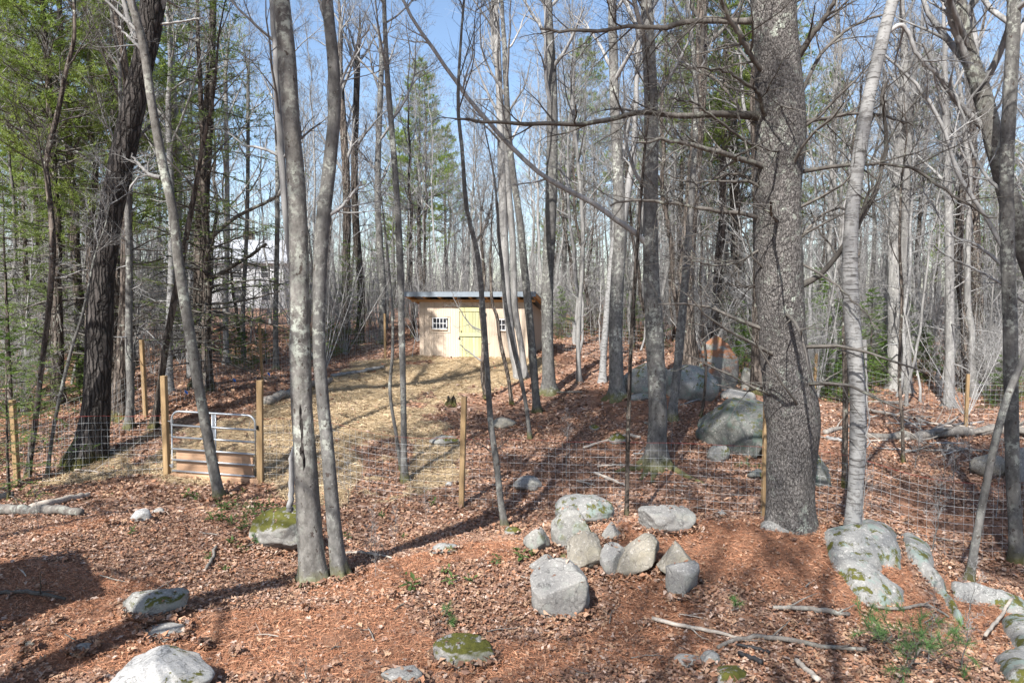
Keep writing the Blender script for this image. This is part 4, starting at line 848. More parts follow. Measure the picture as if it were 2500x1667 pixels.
def zone(x, y):
    u = float(proj(np.array([x, y, 1.0]))[0]); z = 'beyond the leaning oak' if u < 340 else 'beyond the metal gate' if u < 680 else 'left of the shed' if u < 930 else 'behind the shed' if u < 1285 else 'behind the boulders' if u < 1780 else 'beyond the fallen trunk'
    return ('at the edge of the woods ' if y < 30 else 'inside the woods ' if y < 50 else 'deep in the woods ') + z
# conifers, each at the spot where its green shows
for u, d, k_, s, lab in [(190,21,0,.95,'tall white pine with bright green crown left of the leaning oak'), (300,25,0,1.0,None), (265,19.5,1,.9,None), (130,18.5,0,.9,None), (400,27,0,1.1,None), (110,27,1,1.1,None), (970,44,0,1.0,'white pine with layered crown behind the shed roof'), (935,55,1,1.1,None), (1330,50,0,1.2,None), (1560,34,0,1.05,'dark white pine behind the brown trunk at the boulders'),
                         (1680,38,1,1.2,None), (1640,27,0,1.1,None), (1900,44,0,1.0,None), (2190,50,1,.9,None), (2100,40,0,1.0,None), (1030,62,0,1.0,None), (40,34,0,1.0,None), (1750,30,0,1.15,None), (1290,64,1,1.2,None), (2290,46,1,1.0,None), (1480,60,0,1.0,None)]:
    x, y = at(u, d); place(PINES[k_], x, y, s, lab or 'green white pine ' + zone(x, y), 'tree', None if lab else G_P + ' ' + zone(x, y)); BASES.append((x, y))
for u, d, k_, s, lab in [(475,18.2,0,1.1,'dense hemlock crown around the stout dark trunk'), (20,15,1,.9,'young hemlock left of the pale bent sapling'), (120,19,1,1.0,None), (800,29,1,.7,'young hemlock left of the shed'), (700,30,1,.6,None),
                         (60,24,0,.9,None), (880,40,1,1.0,None), (1420,38,1,.8,None), (1720,33,1,.7,None), (2330,35,1,.8,None), (2250,40,0,.8,None), (1350,42,1,.9,None), (160,30,0,1.0,None), (420,30,0,.9,None)]:
    x, y = at(u, d); place(HEMS[k_], x, y, s, lab or 'feathery green hemlock ' + zone(x, y), 'tree', None if lab else G_H + ' ' + zone(x, y)); BASES.append((x, y))
for u, d, k_, s in [(1900,24,0,1.3),(1925,25.5,0,1.1),(1960,23.5,0,1.0),(2000,26,0,1.3),(2030,25,1,1.3),(1880,27,0,1.5),(2075,28,0,1.2),(1710,22.5,1,1.3),(2120,27,1,1.4),(1905,22,1,1.2),(1940,21.5,1,1.0),(2310,22,1,1.2),(1950,27,0,1.0),(1990,24,1,1.1),(1725,24,1,1.2),(1710,27,0,.9),(2040,29,0,.9),(2130,30,0,.8),(2010,31,0,1.1),(1890,31,0,1.2),(1850,29,0,1.0),(2180,28,1,1.0),(2280,27,1,1.1),(2340,24,1,1.0),(1290,33,0,.9),(1330,36,0,1.0),(1450,33,0,.9),(1500,30,1,1.2),(760,27,1,1.1),(560,24,1,.9),(600,26,1,.9),(20,18,1,1.2),(180,19,1,1.0),(90,20,0,.8),(1660,32,0,1.0),(2240,33,0,1.0),(540,26,0,.7),(30,22,0,1.1)]:
    x, y = at(u, d); place(FIRS[k_], x, y, s, 'bright green young fir ' + zone(x, y), 'fir', G_F + ' ' + zone(x, y))
# near hemlock sprays at the left edge
x, y = at(0, 11.4); FIN = con_tree('hemlock_sapling', conifer_meshes(43, 3.4, .03, 'hemlock', .05, 1.25, 46, 11, 22, .05, .010, 0), 'bark_brown', 'fir_green'); place(FIN, x, y, 1.0, 'low hemlock sapling with bright sprays over the end fence post', 'hemlock')

# random woods
def free(x, y, rmin):
    for b in BASES:
        if (b[0]-x)**2 + (b[1]-y)**2 < rmin**2: return False
    return True
cnt = {'b': 0, 's': 0}; tries = 0
while (cnt['b'] < 285 or cnt['s'] < 290) and tries < 20000:
    tries += 1
    d = math.sqrt(random.uniform(16.5**2, 78**2)); x = random.uniform(-.84, .84) * d; y = d
    if random.random() < .25: d = random.uniform(17, 40); x = random.uniform(-.84, .84) * d; y = d
    u, v = proj(np.array([x, y, 1.0])); u = float(u)
    if inpoly(np.array([x]), np.array([y]), STRAW)[0]: continue
    if 850 < u < 1290 and d < 29.5: continue
    if 320 < u < 850 and d < 21: continue
    if 1240 < u < 1750 and d < 25.5: continue
    if u >= 1750 and d < 21.5: continue
    if -4.5 < x < 2.5 and 25 < y < 31: continue
    if abs(x - hx) < 8 and 68 < y < 80: continue
    if 490 < u < 660 and d > 20 and random.random() < .8: continue
    if 740 < u < 1250 and random.random() < .35: continue
    big = random.random() < .56
    if big and cnt['b'] < 285 and free(x, y, .9 if d < 40 else .7):
        w_ = random.random(); i = 5 if w_ < .07 else (4 if w_ < .22 else random.choice([0, 0, 1, 1, 1, 2, 3, 3]))
        place(BARE[i], x, y, random.uniform(.75, 1.12), ('white barked birch ' if i == 5 else 'brown barked leafless tree ' if i == 4 else 'thick leafless grey tree ' if i == 2 else 'slim leafless grey tree ' if i == 3 else 'leafless pale tree ') + zone(x, y), 'tree', G_B + [', pale ', ', pale ', ', thick ', ', slim ', ', brown ', ', birch '][i] + zone(x, y), tilt=.035)
        BASES.append((x, y)); cnt['b'] += 1
    elif not big and cnt['s'] < 290 and free(x, y, .35):
        i = random.randrange(3); place(SAPL[i], x, y, random.uniform(.7, 1.25), 'thin leafless sapling ' + zone(x, y), 'sapling', G_S + ' ' + zone(x, y), tilt=.09); cnt['s'] += 1
def shrub_proto(seed, h):
    rg = np.random.default_rng(seed); n = 9; t = np.linspace(0, 1, 6)[None]; ln = rg.normal(0, .33, (n, 2)); hh = h * rg.uniform(.55, 1, n)
    P = np.stack([(ln[:, :1] * t + .2 * ln[:, :1] * t * t) * hh[:, None] + .03 * rg.normal(size=(n, 6)) * t, (ln[:, 1:] * t) * hh[:, None] + .03 * rg.normal(size=(n, 6)) * t, hh[:, None] * t - .06], -1); R = rg.uniform(.010, .02, n)[:, None] * (1 - .75 * t)
    P1, R1 = grow(rg, P, R, 9, .25, 1, 40, .8, .6, 5, .14, .05, .004); P2, R2 = grow(rg, P1, R1, 4, .2, 1, 40, .38, .6, 3, .14, .04, .003); S, T = along(P2, 4, .1, 1, rg)
    o = bpy.data.objects.new('twiggy_shrub', None); COL.objects.link(o); v, q = tube_arrays(P, R, 5); add('stems', make_mesh('stems', v, quads=q), M['twig'], o)
    add('twigs', mesh_qt('twigs', [tube_arrays(P1, R1, 3), tube_arrays(P2, R2, 3)], [blades(S, unit(T + .7 * rg.normal(size=S.shape)), .1 + .2 * rg.random(len(S)), .006, rg)]), M['twig'], o); return o
SHR = [shrub_proto(71, 3.2), shrub_proto(72, 2.4), shrub_proto(73, 4.6)]
nsh = 0; tries = 0
while nsh < 230 and tries < 9000:
    tries += 1; d = random.uniform(17, 52); x = random.uniform(-.84, .84) * d; y = d; u = float(proj(np.array([x, y, 1.0]))[0])
    if inpoly(np.array([x]), np.array([y]), STRAW)[0] or (850 < u < 1290 and d < 31) or (320 < u < 850 and d < 23) or (1240 < u < 1750 and d < 25) or (u >= 1750 and d < 20) or (480 < u < 670 and random.random() < .8): continue
    place(SHR[random.choice([0, 1, 1, 2, 2])], x, y, random.uniform(.7, 1.3), 'many stemmed leafless shrub ' + zone(x, y), 'shrub', 'leafless shrubs ' + zone(x, y), tilt=.05); nsh += 1
# trees behind the camera whose shadows fall on the slope
SHT = [(-5.7,1.6,'P',2,1.0), (.2,-2.4,'P',2,.97), (-8.6,3.0,'B',2,1.0), (-11.5,-1.0,'B',0,1.0), (-1.0,-12,'B',4,1.1), (6.5,-1.0,'B',2,1.0), (-12,5,'B',2,1.0), (9.5,3.5,'B',0,1.0), (-10.8,9.5,'B',2,1.0), (4.4,-7,'B',0,1.0), (-2.6,-3.2,'B',4,1.0), (-4.4,-5.5,'B',0,1.1), (2.6,-4.6,'B',2,1.0), (-14,13,'B',4,1.1), (-15.5,17,'B',2,1.0), (-13.2,10.5,'B',0,1.1), (-9.6,-4,'B',4,1.0), (-6.8,-8,'B',2,1.0)]
def clear_of_view(o):
    from mathutils import Matrix
    mw = Matrix.LocRotScale(o.location, o.rotation_euler, o.scale); A4 = np.array(mw)
    for ch in o.children:
        me = ch.data; co = np.zeros(len(me.vertices) * 3, np.float32); me.vertices.foreach_get('co', co); co = co.reshape(-1, 3) @ A4[:3, :3].T + A4[:3, 3]
        if (np.linalg.norm(co - [0, 0, CAMZ], axis=1) < 1.6).any(): return False
        c2 = co[(co[:, 1] > .02) & (co[:, 1] < 7)]
        if len(c2):
            u, v = proj(c2)
            if ((u > -150) & (u < 2500) & (v > -150) & (v < 1720)).any(): return False
    return True
for i, (x, y, kd, k_, s) in enumerate(SHT):
    if kd == 'B': o = place(BARE[k_], x, y, s, 'leafless tree standing near the house side of the slope', 'tree', 'bare trees outside the picture', rz=i * 1.7)
    else: o = place(PINES[k_], x, y, s, 'white pine standing near the house side of the slope', 'tree', 'pines outside the picture', rz=i * 1.3)
    for a_ in range(24):
        if clear_of_view(o): break
        o.rotation_euler.z += .27
    else:
        o.location.x += -2.0 if x < 0 else 2.0; o.location.y -= 2.5
        print('moved', x, y, clear_of_view(o))
# added shelter out of view, its roof shaped to shade the lower left corner
q1 = ghit(182, 1270)[:2]; q2 = ghit(240, 1366)[:2]; hs = 2.5; sh = np.array([LD[0], LD[1]]) / -LD[2] * hs
c1 = q1 - sh; c2 = q2 - sh; ex = unit(c1 - c2); lx = np.array([-ex[1], ex[0]]); rz_ = math.atan2(lx[1], lx[0]); wl = float(np.hypot(*(c1 - c2)))
wsz = gz1(*(c2 + lx * .9)); ws = empty('shade_shelter', (c2[0], c2[1], wsz), 'unseen flat roof on posts added to shade the lower left of the slope', 'shelter', rz=rz_)
MB().box(0, 2.6, .0, .025, hs - .12, hs - .01).build('edge_board', M['deadwood'], ws)
MB().box(0, 2.6, -wl, -.002, hs - .1, hs - .02).build('roof', M['roof_shingle'], ws)
for px_, py_ in ((.15, -.12), (2.45, -.12), (.15, -wl + .12), (2.45, -wl + .12)): MB().box(px_ - .045, px_ + .045, py_ - .045, py_ + .045, -.3, hs - .101).build('post', M['post'], ws)
# far woods, one mass
def distant():
    rg = np.random.default_rng(5); n = 620; parts = []
    d = np.sqrt(rg.uniform(74**2, 140**2, n)); x = rg.uniform(-.9, .9, n) * d; z = gz(x, d); h = rg.uniform(11, 18, n); m = 6
    t = np.linspace(0, 1, m)[None]; ln = rg.normal(0, .04, (n, 2))
    P = np.stack([x[:, None] + ln[:, :1] * h[:, None] * t + .12 * rg.normal(size=(n, m)), d[:, None] + ln[:, 1:] * h[:, None] * t + 0 * t, z[:, None] - .3 + h[:, None] * t], -1)
    R = (rg.uniform(.07, .2, n))[:, None] * (1 - .85 * t); parts.append(tube_arrays(P, R, 4))
    P1, R1 = grow(rg, P, R, 12, .3, 1, 42, 2.6, .5, 4, .12, .07, .015, lenfall=.5); parts.append(tube_arrays(P1, R1, 3))
    S, T = along(P1, 13, .15, 1, rg); tp = [blades(S, unit(T + .7 * rg.normal(size=S.shape) + [0, 0, .1]), .6 + .9 * rg.random(len(S)), .022, rg)]
    tag(add('distant_woods', mesh_qt('distant_woods', parts, tp), M['twig']), 'grey mass of distant leafless woods', 'woods', kind='stuff')
distant()

def thicket():
    rg = np.random.default_rng(9); n = 3000; d = np.sqrt(rg.uniform(24**2, 66**2, n)); x = rg.uniform(-.86, .86, n) * d; k_ = ~((np.abs(x + 1) < 5) & (d < 32)) & ~((np.abs(x - hx) < 8) & (np.abs(d - 74) < 7)) & ~((x / d > -.47) & (x / d < -.345) & (rg.random(n) < .85)); x, d = x[k_], d[k_]; n = len(x)
    z = gz(x, d); h = rg.uniform(1.5, 4.5, n) * rg.uniform(.8, 2.2, n); k2 = (d > 27) | (np.abs(x) > 7); x, d, z, h = x[k2], d[k2], z[k2], h[k2]; n = len(x); t = np.linspace(0, 1, 5)[None]; ln = rg.normal(0, .16, (n, 2)); bw = rg.normal(0, .12, (n, 2))
    P = np.stack([x[:, None] + (ln[:, :1] * t + bw[:, :1] * t * t) * h[:, None], d[:, None] + (ln[:, 1:] * t + bw[:, 1:] * t * t) * h[:, None], z[:, None] - .1 + h[:, None] * t], -1); R = rg.uniform(.008, .024, n)[:, None] * (1 - .7 * t)
    P1, R1 = grow(rg, P, R, 7, .25, 1, 42, .9, .6, 3, .15, .06, .005); S, T = along(P1, 5, .15, 1, rg); tp = [blades(S, unit(T + .6 * rg.normal(size=S.shape) + [0, 0, .15]), .2 + .4 * rg.random(len(S)), .009, rg)]
    tag(add('brush_thicket', mesh_qt('brush_thicket', [tube_arrays(P, R, 3), tube_arrays(P1, R1, 3)], tp), M['twig']), 'tangle of thin grey undergrowth stems between the far trunks', 'undergrowth', kind='stuff')
thicket()
# ------------------------------------------------------------------ rocks
import bmesh
def ico(sub):
    bm = bmesh.new(); bmesh.ops.create_icosphere(bm, subdivisions=sub, radius=1.0); V = np.array([v.co[:] for v in bm.verts]); Fc = np.array([[v.index for v in f.verts] for f in bm.faces]); bm.free(); return V, Fc
ICO = {3: ico(3), 4: ico(4), 5: ico(5)}
def rock_mesh(size, seed, cuts=6, box=.0, rough=.06, sub=4, cmin=.55, cmax=.85, extra=()):
    rg = np.random.default_rng(seed); V, Fc = ICO[sub]; V = V.copy()
    if box > 0: V = V / (np.abs(V) ** (2 + box * 6)).sum(1, keepdims=True) ** (1 / (2 + box * 6))
    V = V * (1 + .14 * vnoise(V[:, 0] * 1.3 + seed, V[:, 1] * 1.3, V[:, 2] * 1.3)[:, None])
    for i in range(cuts):
        n = unit(rg.normal(size=3)); dd = rg.uniform(cmin, cmax); s = V @ n; m = s > dd; V[m] -= n * ((s[m] - dd) * .93)[:, None]
    for n, dd in extra:
        n = unit(np.array(n, float)); s = V @ n; m = s > dd; V[m] -= n * ((s[m] - dd) * .95)[:, None]
    r = rough
    V = V * (1 + r * vnoise(V[:, 0] * 3 + seed, V[:, 1] * 3, V[:, 2] * 3) + r * .5 * vnoise(V[:, 0] * 8, V[:, 1] * 8 + seed, V[:, 2] * 8) + r * .2 * vnoise(V[:, 0] * 20, V[:, 1] * 20 + seed, V[:, 2] * 20))[:, None]
    mn, mx = V.min(0), V.max(0); V = (V - (mn + mx) / 2) / (mx - mn) * np.array(size)
    return V, Fc
NR = [100]; ROCKS = []; RTOP = []; NRG = np.random.default_rng(8)
def rock(label, u, v, w, h, m='granite', dr=.8, cuts=6, box=.0, rz=0., tilt=(0, 0), sink=.34, sub=4, rough=.06, name='boulder', group=None, cat='boulder', extra=(), d=None, lift=0., **kw):
    NR[0] += 7; b = ghit(u, v) if d is None else pix(u, v, d); dist = b[1]; sw = w * K * dist / F; sd = sw * dr; el = math.atan2(CAMZ - b[2], dist); hp = h * K * dist / F; sh_ = max(math.sqrt(max(hp**2 - (sd * .8 * math.sin(el))**2, 0)), .42 * hp) / math.cos(el)
    V, Fc = rock_mesh((sw, sd, sh_ * (1 + sink * 1.2)), NR[0], cuts, box, rough, sub, extra=extra, **kw)
    ca, sa = math.cos(tilt[0]), math.sin(tilt[0]); V = V @ np.array([[ca, 0, -sa], [0, 1, 0], [sa, 0, ca]])
    ca, sa = math.cos(tilt[1]), math.sin(tilt[1]); V = V @ np.array([[1, 0, 0], [0, ca, sa], [0, -sa, ca]])
    ca, sa = math.cos(rz), math.sin(rz); V = V @ np.array([[ca, sa, 0], [-sa, ca, 0], [0, 0, 1]])
    cy = b[1] + sd * .34; g = gz1(b[0], cy); g = min(g, b[2] + .5 * sh_)
    zc = (b[2] + g) / 2 - sink * sh_ - V[:, 2].min() * 1.0 + lift
    tv = V[V[:, 2] > np.percentile(V[:, 2], 78)]; tv = tv[NRG.integers(0, len(tv), int(2 + 9 * sw))] + [b[0], cy, zc]
    if b[1] < 12 and m != 'granite_white': RTOP.append(tv)
    ROCKS.append((b[0], cy, sw, sd)); o = add(name, make_mesh(name, V, tris=Fc, smooth=True), M[m]); o.location = (b[0], cy, zc)
    return tag(o, label, cat, group)
def c3(cx, cy): return (1280 + cx * .21043) / K, (1200 + cy * .21043) / K
def rock3(label, x0, x1, y0, y1, **kw):
    u, v = c3((x0 + x1) / 2, y1); w = (x1 - x0) * .21043 / K * 1.14; h = (y1 - y0) * .21043 / K * 1.14
    kw.setdefault('sink', .12); return rock(label, u, v, w, h * kw.pop('hs', .92), **kw)
rock3('big round speckled granite boulder in front of the fire ring', 105, 750, 975, 1490, m='granite', cuts=3, box=.12, dr=.9, sink=.2, sub=5, rough=.035)
rock3('small wedge shaped grey stone left of the round boulder', 70, 345, 800, 1015, m='granite', cuts=7, dr=.7, extra=(((-.6, -.3, .8), .25), ((.9, -.2, .4), .55)))
rock3('small dark stone tucked behind the round boulder', 365, 610, 835, 1010, m='granite', cuts=5, dr=.9)
rock3('faceted stone with a broken flat face in the fire ring', 515, 905, 530, 965, m='granite_buff', cuts=7, dr=.8, sub=5, extra=(((.05, -.95, .35), .42), ((-.75, -.3, .5), .6), ((.6, -.5, .6), .62)))
rock3('small upright block between the faceted stone and the slab', 890, 1165, 690, 1030, m='granite', cuts=5, box=.5, dr=.9, extra=(((.7, -.7, .05), .6), ((-.2, -.4, .9), .75)))
rock3('leaning buff slab with a scorched lower edge in the fire ring', 1040, 1590, 640, 1010, m='granite_buff', cuts=4, box=.3, dr=.6, tilt=(-.42, .35), extra=(((.1, -.8, .6), .4), ((-.8, 0, .55), .72)), hs=.72)
rock3('pointed buff granite stone behind the square block', 1585, 1985, 635, 1050, m='granite_buff', cuts=5, dr=.75, extra=(((.75, -.1, .6), .55), ((-.8, -.1, .5), .6), ((0, -.9, .3), .6)))
rock3('square topped grey granite block beside the fire ring', 1690, 2015, 890, 1280, m='granite', cuts=3, box=.8, dr=.8, sink=.1, extra=(((-.2, -.35, .95), .8), ((-.75, -.6, .1), .75)), rough=.03)
rock3('mossy domed boulder at the back of the fire ring', 400, 1040, 110, 420, m='rock_lichen', cuts=3, dr=.8, rough=.05, sub=5, hs=1.0)
rock3('rounded lichen covered boulder leaning on the mossy dome', 335, 775, 255, 690, m='granite_moss', cuts=4, dr=.9, rough=.05, sub=5)
rock3('moss streaked stone at the left end of the fire ring', 10, 295, 460, 755, m='granite_moss', cuts=6, dr=.9, tilt=(.25, 0))
rock3('small pyramid stone in the needles behind the slab', 920, 1160, 415, 600, m='granite', cuts=6, extra=(((.7, -.2, .6), .4), ((-.7, -.2, .6), .45)))
rock3('broad low granite ledge in the orange needles', 1390, 2005, 225, 510, m='granite', cuts=5, dr=.75, hs=.9, rough=.05, sub=5, extra=(((0, -.2, 1), .62),))
rock('large pale granite boulder at the foot of the slope', 330, 1650, 262, 128, 'granite_white', dr=.8, cuts=6, sink=.12, sub=5, rough=.045, extra=(((-.2, -.75, .65), .62), ((.3, .1, 1), .75), ((-.85, -.1, .5), .72)))
rock('sloping granite stone with a small moss patch on the leafy bank', 332, 1424, 150, 62, 'granite_moss', dr=.7, cuts=6, tilt=(-.2, 0))
rock('low grey stone lying behind the large pale boulder', 362, 1474, 112, 30, 'granite', dr=.8, cuts=5)
rock('small blue grey stone left of the large pale boulder', 182, 1514, 64, 26, 'granite', dr=.8, cuts=5, name='stone', cat='stone')
rock('small pinkish round stone in the needles', 64, 1506, 30, 24, 'granite_buff', cuts=4, name='stone', cat='stone')
rock('small pale stone beside the large pale boulder', 468, 1496, 26, 14, 'granite_white', cuts=4, name='stone', cat='stone')
rock('half buried stone with a thick green moss cap near the bottom', 1062, 1540, 150, 66, 'moss', dr=.7, cuts=5, sub=5)
rock('low pale stone cut by the lower picture edge', 920, 1590, 105, 44, 'granite', dr=.8, cuts=5)
rock('big rock thickly capped with yellow green moss above the leafy bank', 640, 1268, 165, 88, 'moss', dr=.8, cuts=5, sub=5, tilt=(-.2, 0))
rock('pale stone among the seedlings', 318, 1204, 46, 30, 'granite_white', cuts=6, name='stone', cat='stone')
rock('flat pale stone left of the seedlings', 258, 1212, 34, 12, 'granite_white', cuts=5, name='stone', cat='stone')
rock('grey stone behind the seedlings', 362, 1190, 36, 20, 'granite', cuts=5, name='stone', cat='stone')
rock('low greenish stone on the crest of the needle bank', 1020, 1275, 66, 26, 'rock_lichen', cuts=4, dr=.7)
rock('low pale stone below the forked stick', 1590, 1540, 80, 32, 'granite', cuts=5, dr=.8)
rock('slanting lichen stone beside the low pale stone', 1632, 1545, 58, 36, 'rock_lichen', cuts=6, dr=.7, tilt=(-.4, 0))
rock('moss topped stone at the lower edge near the dark stick', 1688, 1585, 84, 44, 'moss', cuts=5, dr=.9)
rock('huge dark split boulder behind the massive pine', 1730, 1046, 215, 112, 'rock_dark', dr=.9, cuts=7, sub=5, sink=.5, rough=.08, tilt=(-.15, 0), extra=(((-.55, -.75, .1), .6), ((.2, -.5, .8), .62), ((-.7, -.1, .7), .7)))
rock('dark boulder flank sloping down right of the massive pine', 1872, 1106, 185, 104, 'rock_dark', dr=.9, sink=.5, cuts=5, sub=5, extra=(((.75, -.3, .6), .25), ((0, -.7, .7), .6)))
rock('rounded pale green boulder beside the large grey trunk', 1498, 908, 128, 68, 'rock_lichen', dr=.9, cuts=3)
rock('smooth rounded grey boulder with dappled top', 1600, 920, 130, 74, 'rock_lichen', dr=1.0, cuts=3)
rock('flat bluish slab lying before the rounded boulders', 1472, 920, 62, 14, 'rock_lichen', dr=.7, cuts=4)
rock('low stone between the rounded boulders and the split boulder', 1702, 922, 84, 26, 'granite', dr=.8, cuts=5)
rock('tall standing rock streaked with orange needles behind the boulders', 1656, 900, 100, 122, 'rock_needle', dr=.8, cuts=6, sub=5, sink=.3, extra=(((-.7, -.4, .55), .5),))
rock('mossy stone at the foot of the young firs', 1722, 900, 36, 52, 'granite_moss', cuts=5)
rock('brown stone at the edge of the straw', 1152, 986, 68, 22, 'granite_buff', cuts=4)
rock('mossy low stone half covered by straw', 1018, 1026, 70, 20, 'granite_moss', cuts=4)
rock('grey rock behind the wire mesh near the boulder ring', 1212, 1130, 70, 30, 'granite', cuts=4)
rock('moss topped stone by the large rooted trunk', 1420, 1022, 44, 22, 'moss', cuts=4)
rock('small yellow moss cushion on a stone in the leaf hollow', 1366, 990, 24, 12, 'moss', cuts=3, name='stone', cat='stone')
rock('pale slanting stone below the split boulder', 1655, 1060, 56, 34, 'granite_moss', cuts=5, tilt=(-.5, 0))
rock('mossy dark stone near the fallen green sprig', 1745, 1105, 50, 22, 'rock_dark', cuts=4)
rock('smooth pale boulder right of the speckled maple', 2372, 1120, 80, 80, 'granite', cuts=4)
rock('dark needle covered mound stone right of the leaning trunk', 2290, 1095, 90, 44, 'granite_buff', cuts=4)
rock('mossy stone at the foot of the pale sapling', 1180, 1235, 46, 24, 'moss', cuts=4)
for u, v, w in [(1662,1195,34),(1290,1480,20),(540,1512,20),(1480,1452,18),(1030,1118,16),(1660,1420,22),(640,1330,14),(900,1380,14),(2020,1540,20),(130,1440,14),(1340,1505,16),(700,1410,12),(1240,1320,16),(1600,1380,22),(1080,1400,12),(1820,1450,20),(2090,1210,16)]:
    rock('small weathered stone lying loose in the leaf litter', u, v, w, w * .55, 'granite_white' if u % 3 else 'granite', cuts=6, name='stone', cat='stone', group='loose stones in the litter', sub=3)
def seg_dist(X, Y, poly):
    d = np.full(X.shape, 1e9)
    for i in range(len(poly)):
        a = poly[i]; b = poly[(i+1) % len(poly)]; ab = b - a; t = np.clip(((X - a[0]) * ab[0] + (Y - a[1]) * ab[1]) / (ab @ ab + 1e-9), 0, 1)
        d = np.minimum(d, np.hypot(X - a[0] - t * ab[0], Y - a[1] - t * ab[1]))
    return d
def outcrop(label, pp, hgt, edge, m, name='rock_outcrop', res=.025):
    poly = gpoly(pp); mn = poly.min(0) - .15; mx = poly.max(0) + .15
    X, Y = np.meshgrid(np.arange(mn[0], mx[0], res), np.arange(mn[1], mx[1], res)); inside = inpoly(X, Y, poly); dd = seg_dist(X, Y, poly) + .03 * vnoise(X * 6, Y * 6, 2)
    lift = np.where(inside, hgt * (1 - np.exp(-np.maximum(dd, 0) / edge)) - .01, -.03 - dd * .8)
    Z = gz(X, Y) + lift + np.where(inside, .03 * vnoise(X * 3, Y * 3, 4) + .012 * vnoise(X * 9, Y * 9, 5) + .005 * vnoise(X * 25, Y * 25, 6), 0)
    ny, nx = X.shape; i = (np.arange(ny-1)[:, None] * nx + np.arange(nx-1)[None]).ravel(); keep = (lift.ravel() > -.12); q = np.stack([i, i+1, i+nx+1, i+nx], 1); q = q[keep[q].all(1)]
    c = np.array([poly[:, 0].mean(), poly[:, 1].mean(), 0]); c[2] = gz1(c[0], c[1])
    V = np.stack([X, Y, Z], -1).reshape(-1, 3) - c; used = np.unique(q); mp = np.zeros(len(V), int); mp[used] = np.arange(len(used)); V = V[used]; q = mp[q]
    o = add(name, make_mesh(name, V, quads=q), M[m]); o.location = tuple(c); return tag(o, label, 'rock outcrop')
outcrop('lichen and moss covered bedrock lobe below the silver birch', [(1888,1226),(1960,1222),(2055,1232),(2068,1270),(2070,1312),(2028,1302),(2022,1322),(2042,1345),(2078,1366),(2076,1390),(2030,1398),(1980,1385),(1945,1352),(1915,1310),(1896,1265)], .15, .05, 'rock_lichen')
outcrop('long narrow bedrock ridge running down beside the needle filled cleft', [(2066,1236),(2108,1252),(2150,1318),(2192,1390),(2238,1468),(2214,1450),(2166,1385),(2125,1335),(2090,1290),(2072,1262)], .15, .04, 'rock_lichen')
outcrop('blue green lichen ledge under the right wire mesh', [(2182,1352),(2225,1346),(2290,1362),(2360,1390),(2380,1430),(2330,1420),(2290,1402),(2240,1385),(2190,1382)], .16, .07, 'rock_lichen')
outcrop('mossy pale ledge at the edge of the right hollow', [(2300,1432),(2340,1420),(2400,1440),(2400,1530),(2345,1515),(2310,1480)], .2, .08, 'rock_lichen')
outcrop('lichen ledge in the lower right corner of the slope', [(2270,1520),(2330,1505),(2400,1530),(2400,1590),(2310,1580)], .18, .07, 'rock_lichen')
outcrop('thin rock edge at the foot of the massive pine', [(1742,1206),(1800,1206),(1880,1222),(1878,1232),(1800,1226),(1745,1220)], .07, .03, 'granite')

# ------------------------------------------------------------------ logs, sticks, stump, flags, plants
def log(label, path, m, name='fallen_branch', cat='branch', group=None, k=9, lift=.55, sub=0, sl=.3):
    rg = np.random.default_rng(int(path[0][0] * 7 + path[0][1])); pts = []; rr = []
    for u, v, w in path:
        g = ghit(u, v); r_ = w * K / 2 * g[1] / F; pts.append([g[0], g[1], g[2] + r_ * lift * 1.6 + (.03 if g[1] < 11 else .015)]); rr.append(r_)
    base = np.array(pts[0]); P = spline(np.array(pts), 14) - base; R = np.interp(np.linspace(0, len(rr)-1, 14), np.arange(len(rr)), rr)
    P[1:-1] += rg.normal(size=(12, 3)) * np.mean(rr) * .25
    mb = MB(); V, q = tube_arrays(P[None], R[None], k, .12, rg.random() * 9)
    mb.put(V, [tuple(a) for a in q] + [tuple(range(k-1, -1, -1)), tuple(range(13*k, 14*k))])
    if sub:
        P1, R1 = grow(rg, P[None], R[None], sub, .2, .95, 48, sl, .5, 5, .14, .02, .003); V1, q1_ = tube_arrays(P1, R1, 5); mb.put(V1, [tuple(a) for a in q1_])
    o = mb.build(name, M[m], None, True); o.location = tuple(base); return tag(o, label, cat, group)
log('pale grey birch log lying at the left edge of the bank', [(-20,1188,26),(60,1186,24),(130,1186,22),(186,1190,18)], 'bark_log', 'fallen_log', 'log')
log('shorter fallen limb resting across the birch log', [(72,1178,18),(120,1165,16),(165,1152,15),(204,1143,12)], 'deadwood')
log('end of a mossy log below the left end post', [(-20,1150,18),(20,1148,16),(26,1146,14)], 'bark_log', 'fallen_log', 'log')
log('long rotting trunk fallen across the right clearing', [(1960,1004,16),(2060,1010,20),(2130,1008,22),(2200,1004,26),(2290,1000,24),(2380,1006,24)], 'bark_log', 'fallen_log', 'log', sub=9, sl=.8)
log('thin debarked pole lying before the young firs', [(1990,945,9),(2080,962,8),(2150,978,6),(2240,985,5)], 'deadwood', sub=6, sl=.6)
log('crooked dead limb beside the fallen trunk', [(2070,1020,10),(2110,1000,8),(2160,985,6),(2200,960,4)], 'deadwood', sub=6, sl=.6)
log('grey log lying along the upper edge of the straw', [(612,934,24),(650,918,22),(700,898,18),(760,880,14)], 'bark_log', 'fallen_log', 'log')
log('short white birch stick at the upper edge of the straw', [(762,868,9),(820,860,9),(882,848,8)], 'bark_birch')
log('white birch piece lying behind the silver birch', [(1898,1010,9),(1942,1018,9)], 'bark_birch')
log('rotten branch by the dark boulder flank', [(1895,1000,12),(1925,990,10),(1955,982,6)], 'bark_log', sub=5, sl=.3)
